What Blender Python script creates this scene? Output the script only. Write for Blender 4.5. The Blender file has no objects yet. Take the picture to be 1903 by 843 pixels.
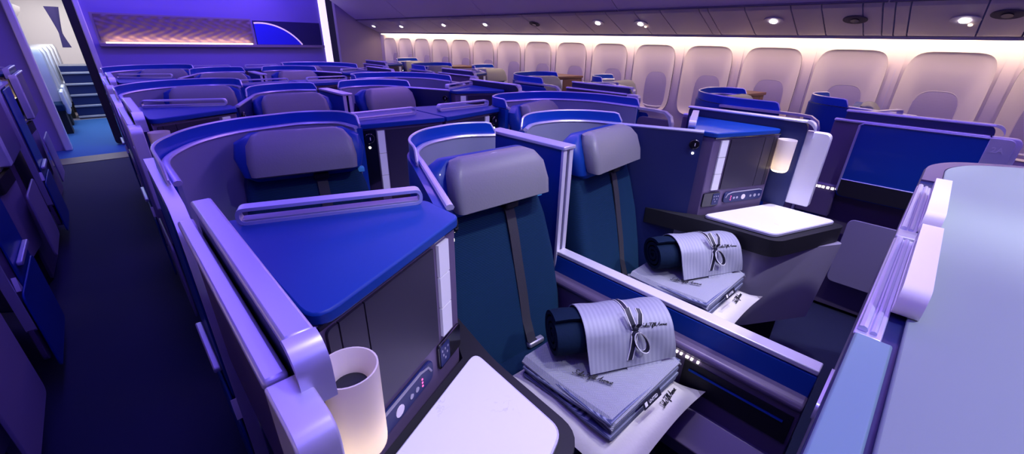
import bpy, bmesh, math, random
from mathutils import Vector, Matrix
random.seed(7)
PI = math.pi
SC = bpy.context.scene
COL = SC.collection

# ------------------------------------------------------------------ materials
def mat(name, col, rough=.5, metal=0., spec=.5, emit=None, es=0., bump=None, trans=0., coat=0., sheen=0.):
    m = bpy.data.materials.new(name); m.use_nodes = True
    nt = m.node_tree; b = nt.nodes['Principled BSDF']
    b.inputs['Base Color'].default_value = (*col, 1)
    b.inputs['Roughness'].default_value = rough
    b.inputs['Metallic'].default_value = metal
    b.inputs['Specular IOR Level'].default_value = spec
    if trans: b.inputs['Transmission Weight'].default_value = trans
    if coat: b.inputs['Coat Weight'].default_value = coat
    if sheen: b.inputs['Sheen Weight'].default_value = sheen
    if emit:
        b.inputs['Emission Color'].default_value = (*emit, 1); b.inputs['Emission Strength'].default_value = es
    tc = nt.nodes.new('ShaderNodeTexCoord')
    n = nt.nodes.new('ShaderNodeTexNoise'); n.inputs['Scale'].default_value = (bump or (60, .02))[0]
    n.inputs['Detail'].default_value = 4
    nt.links.new(tc.outputs['Object'], n.inputs['Vector'])
    # a touch of roughness variation on everything, and fine relief
    mr = nt.nodes.new('ShaderNodeMapRange'); mr.inputs['To Min'].default_value = max(0, rough-.01); mr.inputs['To Max'].default_value = min(1, rough+.02)
    nt.links.new(n.outputs['Fac'], mr.inputs['Value']); nt.links.new(mr.outputs['Result'], b.inputs['Roughness'])
    if bump:
        bp = nt.nodes.new('ShaderNodeBump'); bp.inputs['Strength'].default_value = bump[1]; bp.inputs['Distance'].default_value = .002
        nt.links.new(n.outputs['Fac'], bp.inputs['Height']); nt.links.new(bp.outputs['Normal'], b.inputs['Normal'])
    return m

def wave_mat(name, c1, c2, scale, axis='X', rough=.8, dist=0., sharp=.5, bstr=.0, zigzag=False, vec='Object'):
    m = mat(name, c1, rough); nt = m.node_tree; b = nt.nodes['Principled BSDF']
    tc = nt.nodes.new('ShaderNodeTexCoord')
    w = nt.nodes.new('ShaderNodeTexWave'); w.wave_type = 'BANDS'; w.bands_direction = axis
    w.inputs['Scale'].default_value = scale; w.inputs['Distortion'].default_value = dist
    src = tc.outputs[vec]
    if zigzag:   # herringbone: add a triangle wave of y to x
        sp = nt.nodes.new('ShaderNodeSeparateXYZ'); nt.links.new(src, sp.inputs[0])
        pp = nt.nodes.new('ShaderNodeMath'); pp.operation = 'PINGPONG'; pp.inputs[1].default_value = .016
        nt.links.new(sp.outputs['X'], pp.inputs[0])
        ad = nt.nodes.new('ShaderNodeMath'); ad.operation = 'ADD'
        nt.links.new(pp.outputs[0], ad.inputs[0]); nt.links.new(sp.outputs['Y'], ad.inputs[1])
        cb = nt.nodes.new('ShaderNodeCombineXYZ'); nt.links.new(ad.outputs[0], cb.inputs['X'])
        src = cb.outputs[0]
    nt.links.new(src, w.inputs['Vector'])
    cr = nt.nodes.new('ShaderNodeValToRGB'); cr.color_ramp.elements[0].color = (*c1, 1); cr.color_ramp.elements[1].color = (*c2, 1)
    cr.color_ramp.elements[0].position = .5-sharp/2; cr.color_ramp.elements[1].position = .5+sharp/2
    nt.links.new(w.outputs['Fac'], cr.inputs[0]); nt.links.new(cr.outputs[0], b.inputs['Base Color'])
    if bstr:
        bp = nt.nodes.new('ShaderNodeBump'); bp.inputs['Strength'].default_value = bstr; bp.inputs['Distance'].default_value = .003
        nt.links.new(w.outputs['Fac'], bp.inputs['Height']); nt.links.new(bp.outputs['Normal'], b.inputs['Normal'])
    return m

M = {}
M['blue'] = mat('royal_blue_shell', (.003, .047, .30), .42, spec=.3, coat=.08)
M['shield'] = mat('blue_shield', (.003, .06, .46), .34, spec=.35, coat=.15)
M['navy'] = mat('navy_laminate', (.008, .016, .10), .4)
M['navyfab'] = mat('navy_fabric', (.006, .022, .08), .85, spec=.2, bump=(400, .5))
M['seatfab'] = wave_mat('seat_rib_fabric', (.003, .020, .055), (.010, .045, .105), 60, 'Z', .8, 1.2, .8, .25)
M['seatfab'].node_tree.nodes['Principled BSDF'].inputs['Specular IOR Level'].default_value = .15
M['lining'] = wave_mat('lilac_grey_lining', (.30, .33, .44), (.32, .35, .46), 160, 'Z', .5, 0, .9, .05)
M['trim'] = mat('satin_metal_trim', (.72, .71, .87), .34, .55)
M['trimw'] = mat('pale_satin_trim', (.80, .79, .86), .35, .3)
M['panel'] = mat('mauve_grey_laminate', (.16, .12, .22), .42, .25)
M['base'] = mat('lilac_base_laminate', (.36, .33, .46), .4, .2)
M['darkpan'] = mat('dark_storage_door', (.042, .036, .060), .38, .2)
M['leather'] = mat('grey_leather', (.24, .245, .25), .42, bump=(160, .25))
M['black'] = mat('black_gloss', (.006, .006, .008), .15, coat=.5)
M['blackm'] = mat('black_matt', (.008, .008, .012), .6)
M['strap'] = mat('belt_webbing', (.035, .035, .045), .7, bump=(500, .4))
M['marble'] = mat('marble_top', (.82, .81, .82), .4)
M['white'] = mat('white_plastic', (.86, .79, .82), .4)
M['strip'] = mat('pale_light_strip', (.72, .71, .75), .35, emit=(.8, .8, 1), es=.10)
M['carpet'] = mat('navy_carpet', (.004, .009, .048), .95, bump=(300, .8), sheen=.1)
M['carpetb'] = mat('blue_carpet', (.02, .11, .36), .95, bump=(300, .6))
M['silver'] = mat('silver_threshold', (.5, .49, .56), .4, .6)
M['thresh'] = mat('worn_threshold', (.16, .12, .11), .6, .2)
M['litpost'] = mat('white_post_glow', (.9, .85, 1), .5, emit=(.85, .70, 1), es=1.2)  # white post, its brightness put in as added emission
M['cloth'] = mat('white_pillow_cotton', (.66, .63, .62), .85, bump=(90, .35), sheen=.2)
M['knit'] = wave_mat('herringbone_knit', (.20, .22, .30), (.46, .46, .52), 75, 'X', .9, 0, .6, .5, True)
M['knitdark'] = wave_mat('knit_edge', (.05, .06, .16), (.26, .28, .42), 150, 'Z', .9, .5, .6, .4)
M['quilt'] = mat('navy_quilt', (.002, .010, .032), .85, spec=.15, bump=(80, .6))
M['sateen'] = wave_mat('striped_sateen', (.28, .29, .37), (.33, .34, .42), 22, 'X', .5, 0, .5)
M['ink'] = mat('black_ink', (.01, .01, .015), .6)
M['ribbon'] = mat('black_ribbon', (.015, .015, .03), .5)
M['ribbonw'] = mat('white_ribbon_edge', (.85, .84, .88), .5)
M['bluetag'] = mat('light_blue_tag', (.10, .55, .80), .5)
M['sidewall'] = mat('cream_sidewall', (.70, .62, .60), .55)
M['reveal'] = mat('window_reveal', (.66, .60, .62), .5)
M['shade'] = wave_mat('window_shade', (.36, .31, .45), (.40, .35, .50), 30, 'Z', .5, 0, .8)
M['bin'] = mat('overhead_bin', (.72, .62, .72), .45)
M['psu'] = mat('service_panel', (.50, .43, .52), .45)
M['seam'] = mat('dark_seam', (.06, .05, .08), .7)
M['ceil'] = mat('ceiling_panel', (.7, .7, .75), .6)
M['bulk'] = mat('bulkhead_laminate', (.27, .22, .55), .6)
M['bulkw'] = mat('bulkhead_mauve', (.30, .24, .30), .6)
M['brown'] = mat('walnut_brown', (.16, .075, .055), .45)
M['tan'] = mat('tan_leather', (.30, .17, .12), .55)
M['deco'] = mat('bronze_relief', (.20, .14, .17), .5, .3)
M['warm'] = mat('warm_light_strip', (1, .9, .7), .5, emit=(1, .72, .45), es=5)
M['warm2'] = mat('warm_cove_light', (1, .9, .7), .5, emit=(1, .80, .52), es=5)
M['led'] = mat('white_led', (1, 1, 1), .5, emit=(1, .93, .85), es=6)
M['ledg'] = mat('green_led', (.1, 1, .4), .5, emit=(.1, 1, .45), es=1.5)
M['ledr'] = mat('red_led', (1, .1, .3), .5, emit=(1, .1, .35), es=2)
M['spot'] = mat('reading_spot_lens', (1, 1, 1), .5, emit=(1, .93, .95), es=14)
M['cove'] = mat('violet_cove_light', (.5, .4, 1), .5, emit=(.17, .10, 1), es=2.0)
M['cove2'] = mat('violet_ceiling_panel', (.5, .4, 1), .5, emit=(.20, .11, 1), es=.40)
M['earth'] = mat('globe_blue', (.02, .03, .75), .6)
M['sky'] = mat('picture_night_sky', (.012, .008, .10), .6)
M['rim'] = mat('globe_rim', (.95, .75, .8), .6, emit=(1, .7, .85), es=.5)
M['top'] = mat('grey_leather_top', (.26, .33, .31), .6, bump=(7, .3))
M['ledge'] = mat('blue_grey_ledge', (.20, .34, .36), .45, .1)
M['curtain'] = mat('dark_curtain', (.05, .03, .12), .9)
M['lamp_shade'] = mat('lamp_aluminium', (.80, .76, .76), .35, .0)
_nt = M['lamp_shade'].node_tree; _tr = _nt.nodes.new('ShaderNodeBsdfTranslucent'); _tr.inputs[0].default_value = (.9, .8, .65, 1)
_ms = _nt.nodes.new('ShaderNodeMixShader'); _ms.inputs[0].default_value = .30; _out = _nt.nodes['Material Output']
_nt.links.new(_nt.nodes['Principled BSDF'].outputs[0], _ms.inputs[1]); _nt.links.new(_tr.outputs[0], _ms.inputs[2]); _nt.links.new(_ms.outputs[0], _out.inputs[0])
M['lampglow'] = mat('lamp_glow', (1, .9, .75), .5, emit=(1, .80, .5), es=2.5)
M['daylight'] = mat('galley_light', (1, 1, 1), .5, emit=(1, 1, .92), es=2.2)

def marble():
    m = M['marble']; nt = m.node_tree; b = nt.nodes['Principled BSDF']
    tc = nt.nodes.new('ShaderNodeTexCoord')
    n = nt.nodes.new('ShaderNodeTexNoise'); n.inputs['Scale'].default_value = 9; n.inputs['Detail'].default_value = 7; n.inputs['Distortion'].default_value = 1.2
    nt.links.new(tc.outputs['Object'], n.inputs['Vector'])
    cr = nt.nodes.new('ShaderNodeValToRGB'); e = cr.color_ramp.elements
    e[0].position = .490; e[0].color = (1, 1, 1, 1); e[1].position = .510; e[1].color = (1, 1, 1, 1)
    k = e.new(.5); k.color = (.74, .72, .78, 1)
    nt.links.new(n.outputs['Fac'], cr.inputs[0])
    n2 = nt.nodes.new('ShaderNodeTexNoise'); n2.inputs['Scale'].default_value = 9
    nt.links.new(tc.outputs['Object'], n2.inputs['Vector'])
    c2 = nt.nodes.new('ShaderNodeValToRGB'); c2.color_ramp.elements[0].position = .56; c2.color_ramp.elements[1].position = .74
    nt.links.new(n2.outputs['Fac'], c2.inputs[0])
    mx = nt.nodes.new('ShaderNodeMix'); mx.data_type = 'RGBA'
    mx.inputs['A'].default_value = (.82, .81, .82, 1)
    mu = nt.nodes.new('ShaderNodeMix'); mu.data_type = 'RGBA'; mu.blend_type = 'MULTIPLY'; mu.inputs['Factor'].default_value = 1
    mu.inputs['A'].default_value = (.82, .81, .82, 1); nt.links.new(cr.outputs[0], mu.inputs['B'])
    nt.links.new(c2.outputs[0], mx.inputs['Factor']); nt.links.new(mu.outputs['Result'], mx.inputs['B'])
    nt.links.new(mx.outputs['Result'], b.inputs['Base Color'])
marble()

# ------------------------------------------------------------------ mesh helpers
def obj(name, bm, m, parent=None, bevel=0., smooth=True, loc=None, seg=2):
    bmesh.ops.remove_doubles(bm, verts=bm.verts, dist=1e-6)
    bmesh.ops.recalc_face_normals(bm, faces=bm.faces)
    me = bpy.data.meshes.new(name); bm.to_mesh(me); bm.free()
    o = bpy.data.objects.new(name, me); COL.objects.link(o)
    ms = m if isinstance(m, (list, tuple)) else [m]
    for k in ms: me.materials.append(M[k] if isinstance(k, str) else k)
    if parent: o.parent = parent
    if loc: o.location = loc
    if smooth:
        me.polygons.foreach_set('use_smooth', [True]*len(me.polygons))
        me.set_sharp_from_angle(angle=math.radians(38))
    if bevel:
        b = o.modifiers.new('bevel', 'BEVEL'); b.width = bevel; b.segments = seg; b.limit_method = 'ANGLE'; b.angle_limit = math.radians(38)
    return o

def thing(name, label, cat, loc=(0, 0, 0), rz=0., group=None):
    o = bpy.data.objects.new(name, None); COL.objects.link(o); o.empty_display_size = .1
    o.location = loc; o.rotation_euler = (0, 0, rz)
    return tag(o, label, cat, group)
def tag(o, label, cat, group=None):
    o['label'] = label; o['category'] = cat
    if group: o['group'] = group
    elif 'group' in o: del o['group']
    return o
def struct(name, bm, m, **k):
    o = obj(name, bm, m, **k); o['kind'] = 'structure'; return o
def dup(root, loc, label, group=None):
    r = root.copy(); COL.objects.link(r); r.location = loc; r['label'] = label
    if group: r['group'] = group
    for ch in list(root.children):
        c = ch.copy(); COL.objects.link(c); c.parent = r
        for g in list(ch.children):
            d = g.copy(); COL.objects.link(d); d.parent = c
    return r

def box(bm, x0, x1, y0, y1, z0, z1, mi=0):
    v = [bm.verts.new((x, y, z)) for z in (z0, z1) for y in (y0, y1) for x in (x0, x1)]
    for f in ((0, 1, 3, 2), (4, 5, 7, 6), (0, 1, 5, 4), (2, 3, 7, 6), (0, 2, 6, 4), (1, 3, 7, 5)):
        bm.faces.new([v[i] for i in f]).material_index = mi
    return bm
def rc(pts, r, n=5, closed=True):
    """round the corners of a 2-D polyline"""
    out = []; N = len(pts)
    rr = r if isinstance(r, (list, tuple)) else [r]*N
    for i in range(N):
        p = Vector(pts[i])
        if (not closed and i in (0, N-1)) or rr[i] <= 0: out.append(tuple(p)); continue
        a = Vector(pts[i-1])-p; b = Vector(pts[(i+1) % N])-p
        ra = min(rr[i], a.length*.49, b.length*.49)
        A = p+a.normalized()*ra; B = p+b.normalized()*ra
        for k in range(n+1):
            t = k/n; out.append(tuple(A*(1-t)**2+p*2*t*(1-t)+B*t*t))
    return out
def prism(bm, pts, z0, z1, top=None, mi=0):
    """vertical prism over a plan polygon; top: plan of the upper face (same count)"""
    top = top or pts
    a = [bm.verts.new((*p, z0)) for p in pts]; b = [bm.verts.new((*p, z1)) for p in top]
    n = len(a)
    for i in range(n): bm.faces.new((a[i], a[(i+1) % n], b[(i+1) % n], b[i])).material_index = mi
    bm.faces.new(a).material_index = mi; bm.faces.new(b).material_index = mi
    return bm
def plate(bm, outline, O, ux, uz, t):
    """plate: outline in (u,w) along ux / uz from origin O, thickness t (vector)"""
    O = Vector(O); ux = Vector(ux); uz = Vector(uz); t = Vector(t)
    a = [bm.verts.new(O+ux*u+uz*w) for u, w in outline]; b = [bm.verts.new(v.co+t) for v in a]
    n = len(a)
    for i in range(n): bm.faces.new((a[i], a[(i+1) % n], b[(i+1) % n], b[i]))
    bm.faces.new(a); bm.faces.new(b)
    return bm
def rrect(w, h, r, n=4, cx=0, cy=0):
    return rc([(cx-w/2, cy-h/2), (cx+w/2, cy-h/2), (cx+w/2, cy+h/2), (cx-w/2, cy+h/2)], r, n)
def tube(bm, pts, r, n=8, closed=False, flat=1., up=None):
    """round tube along 3-D points"""
    P = [Vector(p) for p in pts]; N = len(P); rings = []
    for i in range(N):
        if closed: t = P[(i+1) % N]-P[i-1]
        else: t = P[min(i+1, N-1)]-P[max(i-1, 0)]
        if t.length < 1e-9: t = Vector((0, 0, 1))
        t.normalize(); u = Vector(up) if up else Vector((0, 0, 1))
        if abs(t.dot(u)) > .97: u = Vector((1, 0, 0)) if abs(t.x) < .9 else Vector((0, 1, 0))
        s = t.cross(u).normalized(); u = s.cross(t)
        rings.append([bm.verts.new(P[i]+(s*math.cos(a)+u*math.sin(a)*flat)*r) for a in [2*PI*k/n for k in range(n)]])
    for i in range(N if closed else N-1):
        A = rings[i]; B = rings[(i+1) % N]
        for k in range(n): bm.faces.new((A[k], A[(k+1) % n], B[(k+1) % n], B[k]))
    if not closed: bm.faces.new(rings[0]); bm.faces.new(rings[-1])
    return bm
def offset(path, d):
    out = []
    for i, p in enumerate(path):
        a = Vector(path[max(i-1, 0)]); b = Vector(path[min(i+1, len(path)-1)])
        t = (b-a).normalized(); out.append((p[0]-t.y*d, p[1]+t.x*d))
    return out
def ribbon(bm, path, z0, z1, t0, t1, endr=0.):
    """wall standing on a plan path from offset t0 to t1; top end corners rounded by endr"""
    A = offset(path, t0); B = offset(path, t1); n = len(path)
    L = [0]
    for i in range(1, n): L.append(L[-1]+(Vector(path[i])-Vector(path[i-1])).length)
    T = L[-1]
    def zt(l):
        e = min(l, T-l)
        if endr <= 0 or e >= endr: return z1
        return z1-endr+math.sqrt(max(0, endr**2-(endr-e)**2))
    rows = []
    for i in range(n):
        z = zt(L[i]); rows.append([bm.verts.new((*A[i], z0)), bm.verts.new((*A[i], max(z, z0+.001))), bm.verts.new((*B[i], max(z, z0+.001))), bm.verts.new((*B[i], z0))])
    for i in range(n-1):
        a, b = rows[i], rows[i+1]
        for k in range(4): bm.faces.new((a[k], a[(k+1) % 4], b[(k+1) % 4], b[k]))
    bm.faces.new(rows[0]); bm.faces.new(rows[-1])
    return [(*offset(path, (t0+t1)/2)[i], zt(L[i])) for i in range(n)]
def densify(path, step=.02):
    out = [path[0]]
    for i in range(1, len(path)):
        a = Vector(path[i-1]); b = Vector(path[i]); n = max(1, int((b-a).length/step))
        for k in range(1, n+1): out.append(tuple(a.lerp(b, k/n)))
    return out
def lathe(bm, prof, n=28, c=(0, 0)):
    rings = [[bm.verts.new((c[0]+r*math.cos(2*PI*k/n), c[1]+r*math.sin(2*PI*k/n), z)) for k in range(n)] for r, z in prof]
    for a, b in zip(rings, rings[1:]):
        for k in range(n): bm.faces.new((a[k], a[(k+1) % n], b[(k+1) % n], b[k]))
    bm.faces.new(rings[0]); bm.faces.new(rings[-1])
    return bm
def loft(bm, secs, cap=True):
    rings = [[bm.verts.new(p) for p in s] for s in secs]; n = len(rings[0])
    for a, b in zip(rings, rings[1:]):
        for k in range(n): bm.faces.new((a[k], a[(k+1) % n], b[(k+1) % n], b[k]))
    if cap: bm.faces.new(rings[0]); bm.faces.new(rings[-1])
    return bm
def xform(bm, mt):
    bmesh.ops.transform(bm, matrix=mt, verts=bm.verts); return bm
NB = bmesh.new

# cursive strokes for the embroidered name on the bedding
GL = {
 'S': (.62, [[(.55, .85), (.4, 1.0), (.2, .95), (.15, .75), (.4, .5), (.45, .25), (.25, .0), (.0, .05), (-.1, .2)]]),
 'a': (.42, [[(.35, .38), (.2, .45), (.05, .3), (.03, .1), (.15, .0), (.3, .15), (.36, .42), (.32, .1), (.45, .03)]]),
 'k': (.42, [[(.0, .1), (.25, .8), (.2, .95), (.1, .8), (.03, .0)], [(.05, .2), (.25, .45), (.3, .35), (.1, .22), (.3, .0), (.42, .05)]]),
 's': (.32, [[(.0, .05), (.2, .45), (.28, .15), (.18, .0), (.05, .05)]]),
 ' ': (.16, []),
 'F': (.6, [[(-.1, .85), (.05, 1.0), (.4, .9), (.75, 1.0)], [(.4, .92), (.3, .5), (.2, .05), (.0, -.05), (-.1, .1)], [(.1, .5), (.5, .53)]]),
 'i': (.2, [[(.0, .05), (.12, .42), (.08, .08), (.2, .03)], [(.17, .6), (.19, .64)]]),
 'f': (.28, [[(.0, .05), (.3, .75), (.25, .98), (.15, .8), (.0, -.3), (.08, -.4), (.15, -.2), (.05, .05), (.28, .05)]]),
 't': (.25, [[(.22, .85), (.06, .1), (.12, .0), (.25, .05)], [(.02, .5), (.32, .55)]]),
 'h': (.42, [[(.0, .05), (.28, .8), (.22, .95), (.12, .8), (.02, .0), (.2, .42), (.3, .35), (.28, .05), (.42, .03)]]),
 'A': (.7, [[(-.15, .1), (.0, .0), (.25, .3), (.55, 1.0), (.5, .3), (.55, .0), (.7, .1)], [(.1, .4), (.6, .45)]]),
 'v': (.36, [[(.0, .4), (.1, .4), (.1, .05), (.18, .03), (.3, .42), (.4, .38)]]),
 'e': (.32, [[(.0, .08), (.2, .3), (.2, .42), (.08, .4), (.03, .1), (.15, .0), (.32, .08)]]),
 'n': (.42, [[(.0, .4), (.08, .42), (.04, .0), (.2, .42), (.3, .36), (.28, .05), (.42, .03)]]),
 'u': (.42, [[(.0, .4), (.03, .1), (.12, .0), (.3, .4), (.3, .08), (.42, .03)]]),
}
def script(bm, text, width, place, r):
    """embroidered lettering: place(u, v) -> 3-D point, u along, v up"""
    tot = sum(GL[c][0] for c in text); k = width/tot; x = 0
    for c in text:
        for st in GL[c][1]:
            pts = []
            for i in range(len(st)-1):
                for q in (0, .5):
                    p = Vector(st[i]).lerp(Vector(st[i+1]), q); pts.append(p)
            pts.append(Vector(st[-1]))
            tube(bm, [place((x+p.x+p.y*.35)*k, p.y*k*1.15) for p in pts], r, 4)
        x += GL[c][0]
    return bm
def font_mesh(bm, text, size, O, ux, uz, t=.0006):
    cu = bpy.data.curves.new('t', 'FONT'); cu.body = text; cu.size = size; cu.resolution_u = 2; cu.extrude = t
    o = bpy.data.objects.new('t', cu); COL.objects.link(o)
    bpy.context.view_layer.update()
    me = bpy.data.meshes.new_from_object(o)
    bpy.data.objects.remove(o); bpy.data.curves.remove(cu)
    ux = Vector(ux); uz = Vector(uz); nn = ux.cross(uz); O = Vector(O)
    b2 = NB(); b2.from_mesh(me); bpy.data.meshes.remove(me)
    m = Matrix.Identity(4)
    for i, v in enumerate((ux, uz, nn, O)):
        for j in range(3): m[j][i] = v[j]
    xform(b2, m); me = bpy.data.meshes.new('x'); b2.to_mesh(me); b2.free(); bm.from_mesh(me); bpy.data.meshes.remove(me)
    return bm

# ------------------------------------------------------------------ suite furniture
# coordinates: d = distance from the block's centre line (or the cabin wall), y aft, s = side sign
CX = 1.19; HW = 1.14
Z1 = 1.15; Z2 = 1.197
def sp(pts, s): return [(s*p[0], p[1]) for p in pts]

def fix(bm): return bm

def make_shell(s, kind, label, loc):
    t = thing('privacy_shell', label, 'seat shell', loc)
    if kind == 'pair':
        pth = [(.69, .72), (.535, 1.08), (.49, 1.20), (.38, 1.295), (.20, 1.315), (.085, 1.24)]
        pth = rc(pth, [0, .08, .1, .12, .1, 0], 7, False); up0 = (.52, 1.10)
    else:
        pth = [(1.115, 1.30), (1.115, 1.60), (1.0, 1.80), (.86, 1.905), (.58, 1.945), (.455, 1.86), (.445, 1.72)]
        pth = rc(pth, [0, .1, .12, .12, .09, .05, 0], 7, False)
    pth = densify(pth, .015)
    full = sp(pth, s)
    if kind == 'pair':
        up = sp([p for p in pth if p[1] > 1.05], s)
    else:
        up = full
    sg = -s
    # offset direction: for both kinds the outside (towards +y) lies to one side
    bm = NB(); ribbon(bm, full, .12, Z1-.006, 0, sg*.026); obj('outer_panel', bm, 'blue', t)
    inner = full
    if kind == 'pair':
        inner = [p for p in full if p[1] > 1.05]
        bm = NB(); ribbon(bm, [p for p in full if p[1] <= 1.07], .14, Z1-.006, -sg*.010, -sg*.0005); obj('side_lining', bm, 'navy', t)
    bm = NB(); ribbon(bm, inner, .14, Z1-.006, -sg*.010, -sg*.0005)
    obj('lining', bm, 'lining', t)
    bm = NB()
    A = offset(full, -sg*.004)
    tube(bm, [(*p, Z1) for p in A], .0105, 8, flat=.75); obj('lower_trim', bm, 'trim', t)
    bm = NB(); ribbon(bm, up, Z1, Z2, sg*.010, sg*.018, .035); obj('shield', bm, 'shield', t)
    bm = NB(); B = offset(up, sg*.014); tops = []
    L = [0]
    for i in range(1, len(up)): L.append(L[-1]+(Vector(up[i])-Vector(up[i-1])).length)
    T = L[-1]
    tops.append((*B[0], Z1))
    for i, p in enumerate(B):
        e = min(L[i], T-L[i]); z = Z2 if e >= .035 else Z2-.035+math.sqrt(max(0, .035**2-(.035-e)**2)); tops.append((*p, z))
    tops.append((*B[-1], Z1))
    tube(bm, tops, .0045, 8); obj('shield_edge', bm, 'trim', t)
    return t

def make_seat(label, loc, rz, s):
    """seat facing -y in its own frame; origin on the floor below the cushion's back edge"""
    t = thing('airline_seat', label, 'seat', loc, rz)
    def slab(secs_, r, name, m, n=6, bev=0):
        # secs: list of (cy, cz, width, depthvec) -> rounded rect sections lofted
        bm = NB(); S = []
        for cy, cz, w, dp, nx, nz in secs_:
            o = rrect(w, dp, min(r, dp*.49), n)
            S.append([(u, cy+v*nx, cz+v*nz) for u, v in o])
        loft(bm, S); return obj(name, bm, m, t)
    # cushion: sections along y
    bm = NB(); S = []
    for y, w, h in ((-.52, .40, .02), (-.50, .46, .10), (-.40, .49, .13), (-.05, .49, .13), (.02, .47, .10), (.04, .42, .03)):
        o = rrect(w, h, min(.04, h*.45), 4); S.append([(u, y, .435-.065+v) for u, v in o])
    loft(bm, S); obj('seat_cushion', bm, 'seatfab', t)
    bm = NB(); prism(bm, rc([(-.21, -.42), (.21, -.42), (.21, .06), (-.21, .06)], .04), .0, .305, sp(rc([(-.23, -.47), (.23, -.47), (.23, .08), (-.23, .08)], .04), 1)); obj('seat_base', bm, 'blackm', t)
    # backrest: bottom (y=.02,z=.42) to top (y=.20,z=1.04), slightly bowed
    bm = NB(); S = []
    for k, (y, z, w, dp) in enumerate(((.0, .40, .44, .05), (.01, .43, .48, .11), (.05, .60, .50, .12), (.09, .78, .485, .12), (.125, .92, .45, .11), (.15, 1.02, .40, .09), (.158, 1.05, .36, .04))):
        o = []
        for u, v in rrect(w, dp, dp*.45, 5):
            q = abs(u)/(w/2); o.append((u, y+v-(.03*q*q if v < 0 else 0), z+v*.28))
        S.append(o)
    loft(bm, S); obj('backrest', bm, 'seatfab', t)
    bm = NB(); S = []
    for y, z, w, dp in ((.075, .25, .46, .03), (.12, .6, .50, .04), (.19, .95, .46, .04), (.215, 1.06, .40, .03)):
        S.append([(u, y+v, z) for u, v in rrect(w, dp, dp*.45, 4)])
    loft(bm, S); obj('back_shell', bm, 'navy', t)
    # headrest, leather face with navy sides
    hz = .036
    bm = NB(); S = []
    for k, (y, z, w, dp) in enumerate(((.055, .975+hz, .32, .04), (.05, .985+hz, .375, .07), (.065, 1.03+hz, .385, .09), (.085, 1.09+hz, .37, .085), (.105, 1.122+hz, .325, .07), (.112, 1.132+hz, .27, .03))):
        o = []
        for u, v in rrect(w, dp, dp*.46, 6):
            q = abs(u)/(w/2); o.append((u, y+v-.02*q**3, z))
        S.append(o)
    loft(bm, S); h = obj('headrest', bm, 'leather', t)
    bm = NB(); S = []
    for y, z, w, dp in ((.095, .95+hz, .36, .05), (.10, .97+hz, .43, .08), (.12, 1.04+hz, .47, .09), (.14, 1.09+hz, .45, .08), (.15, 1.12+hz, .34, .04)):
        S.append([(u, y+v, z) for u, v in rrect(w, dp, dp*.46, 6)])
    loft(bm, S); obj('headrest_wing', bm, 'blue', h)
    bm = NB(); tube(bm, [(u*1.08, y+.01, z+hz) for u, y, z in [(-.168, .012, .99), (-.172, .03, 1.05), (-.155, .052, 1.105), (-.12, .070, 1.125), (0, .078, 1.131), (.12, .070, 1.125), (.155, .052, 1.105), (.172, .03, 1.05), (.168, .012, .99)]], .0018, 5)
    obj('piping', bm, 'trimw', h)
    # shoulder belt and guide
    bx = .05
    bm = NB()
    pts = [(bx, .075, .99), (bx+.001, .056, .95), (bx+.002, .035, .88), (bx+.004, .012, .78), (bx+.008, -.016, .66), (bx+.012, -.036, .55), (bx+.018, -.062, .47), (bx+.03, -.075, .452)]
    rows = []
    for i, p in enumerate(pts):
        rows.append([(p[0]-.020, p[1], p[2]), (p[0]+.020, p[1], p[2]), (p[0]+.020, p[1]+.005, p[2]), (p[0]-.020, p[1]+.005, p[2])])
    loft(bm, rows); b = obj('shoulder_belt', bm, 'strap', t)
    bm = NB(); box(bm, bx-.028, bx+.028, .045, .085, .975, 1.0); obj('belt_guide', bm, 'blackm', b, bevel=.006)
    bm = NB(); box(bm, bx-.0, bx+.075, -.075, -.04, .440, .462); obj('buckle', bm, 'silver', t, bevel=.006)
    bm = NB(); box(bm, .195, .222, .08, .11, .975, .995); obj('fabric_tag', bm, 'bluetag', t, bevel=.003)
    return t

def tray_rail(t, O, ux, w, h=.036, dep=.03, m='trim'):
    """flat loop rail standing on a console top, O = start, ux = unit dir"""
    O = Vector(O); ux = Vector(ux); n = Vector((0, 0, 1)).cross(ux)
    out = rrect(w, h, h*.48, 6, w/2, h/2); inn = rrect(w-.014, h-.014, (h-.014)*.48, 6, w/2, h/2)
    bm = NB(); a = []; 
    for f in (0, 1):
        for lst in (out, inn):
            a.append([bm.verts.new(O+ux*u+Vector((0, 0, 1))*v+n*(dep*f-dep/2)) for u, v in lst])
    N = len(out); o0, i0, o1, i1 = a
    for A, B in ((o0, o1), (i0, i1), (o0, i0), (o1, i1)):
        for k in range(N): bm.faces.new((A[k], A[(k+1) % N], B[(k+1) % N], B[k]))
    r = obj('tray_rail', bm, m, t)
    bm = NB(); plate(bm, [(.01, .007), (w-.01, .007), (w-.01, .011), (.01, .011)], O-n*(dep*.45), ux, (0, 0, 1), n*dep*.9)
    obj('mesh_shelf', bm, 'silver', r)
    return r

def face_frame(a, b):
    a = Vector((a[0], a[1], 0)); b = Vector((b[0], b[1], 0)); u = (b-a); L = u.length; u.normalize(); return a, u, L

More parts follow.
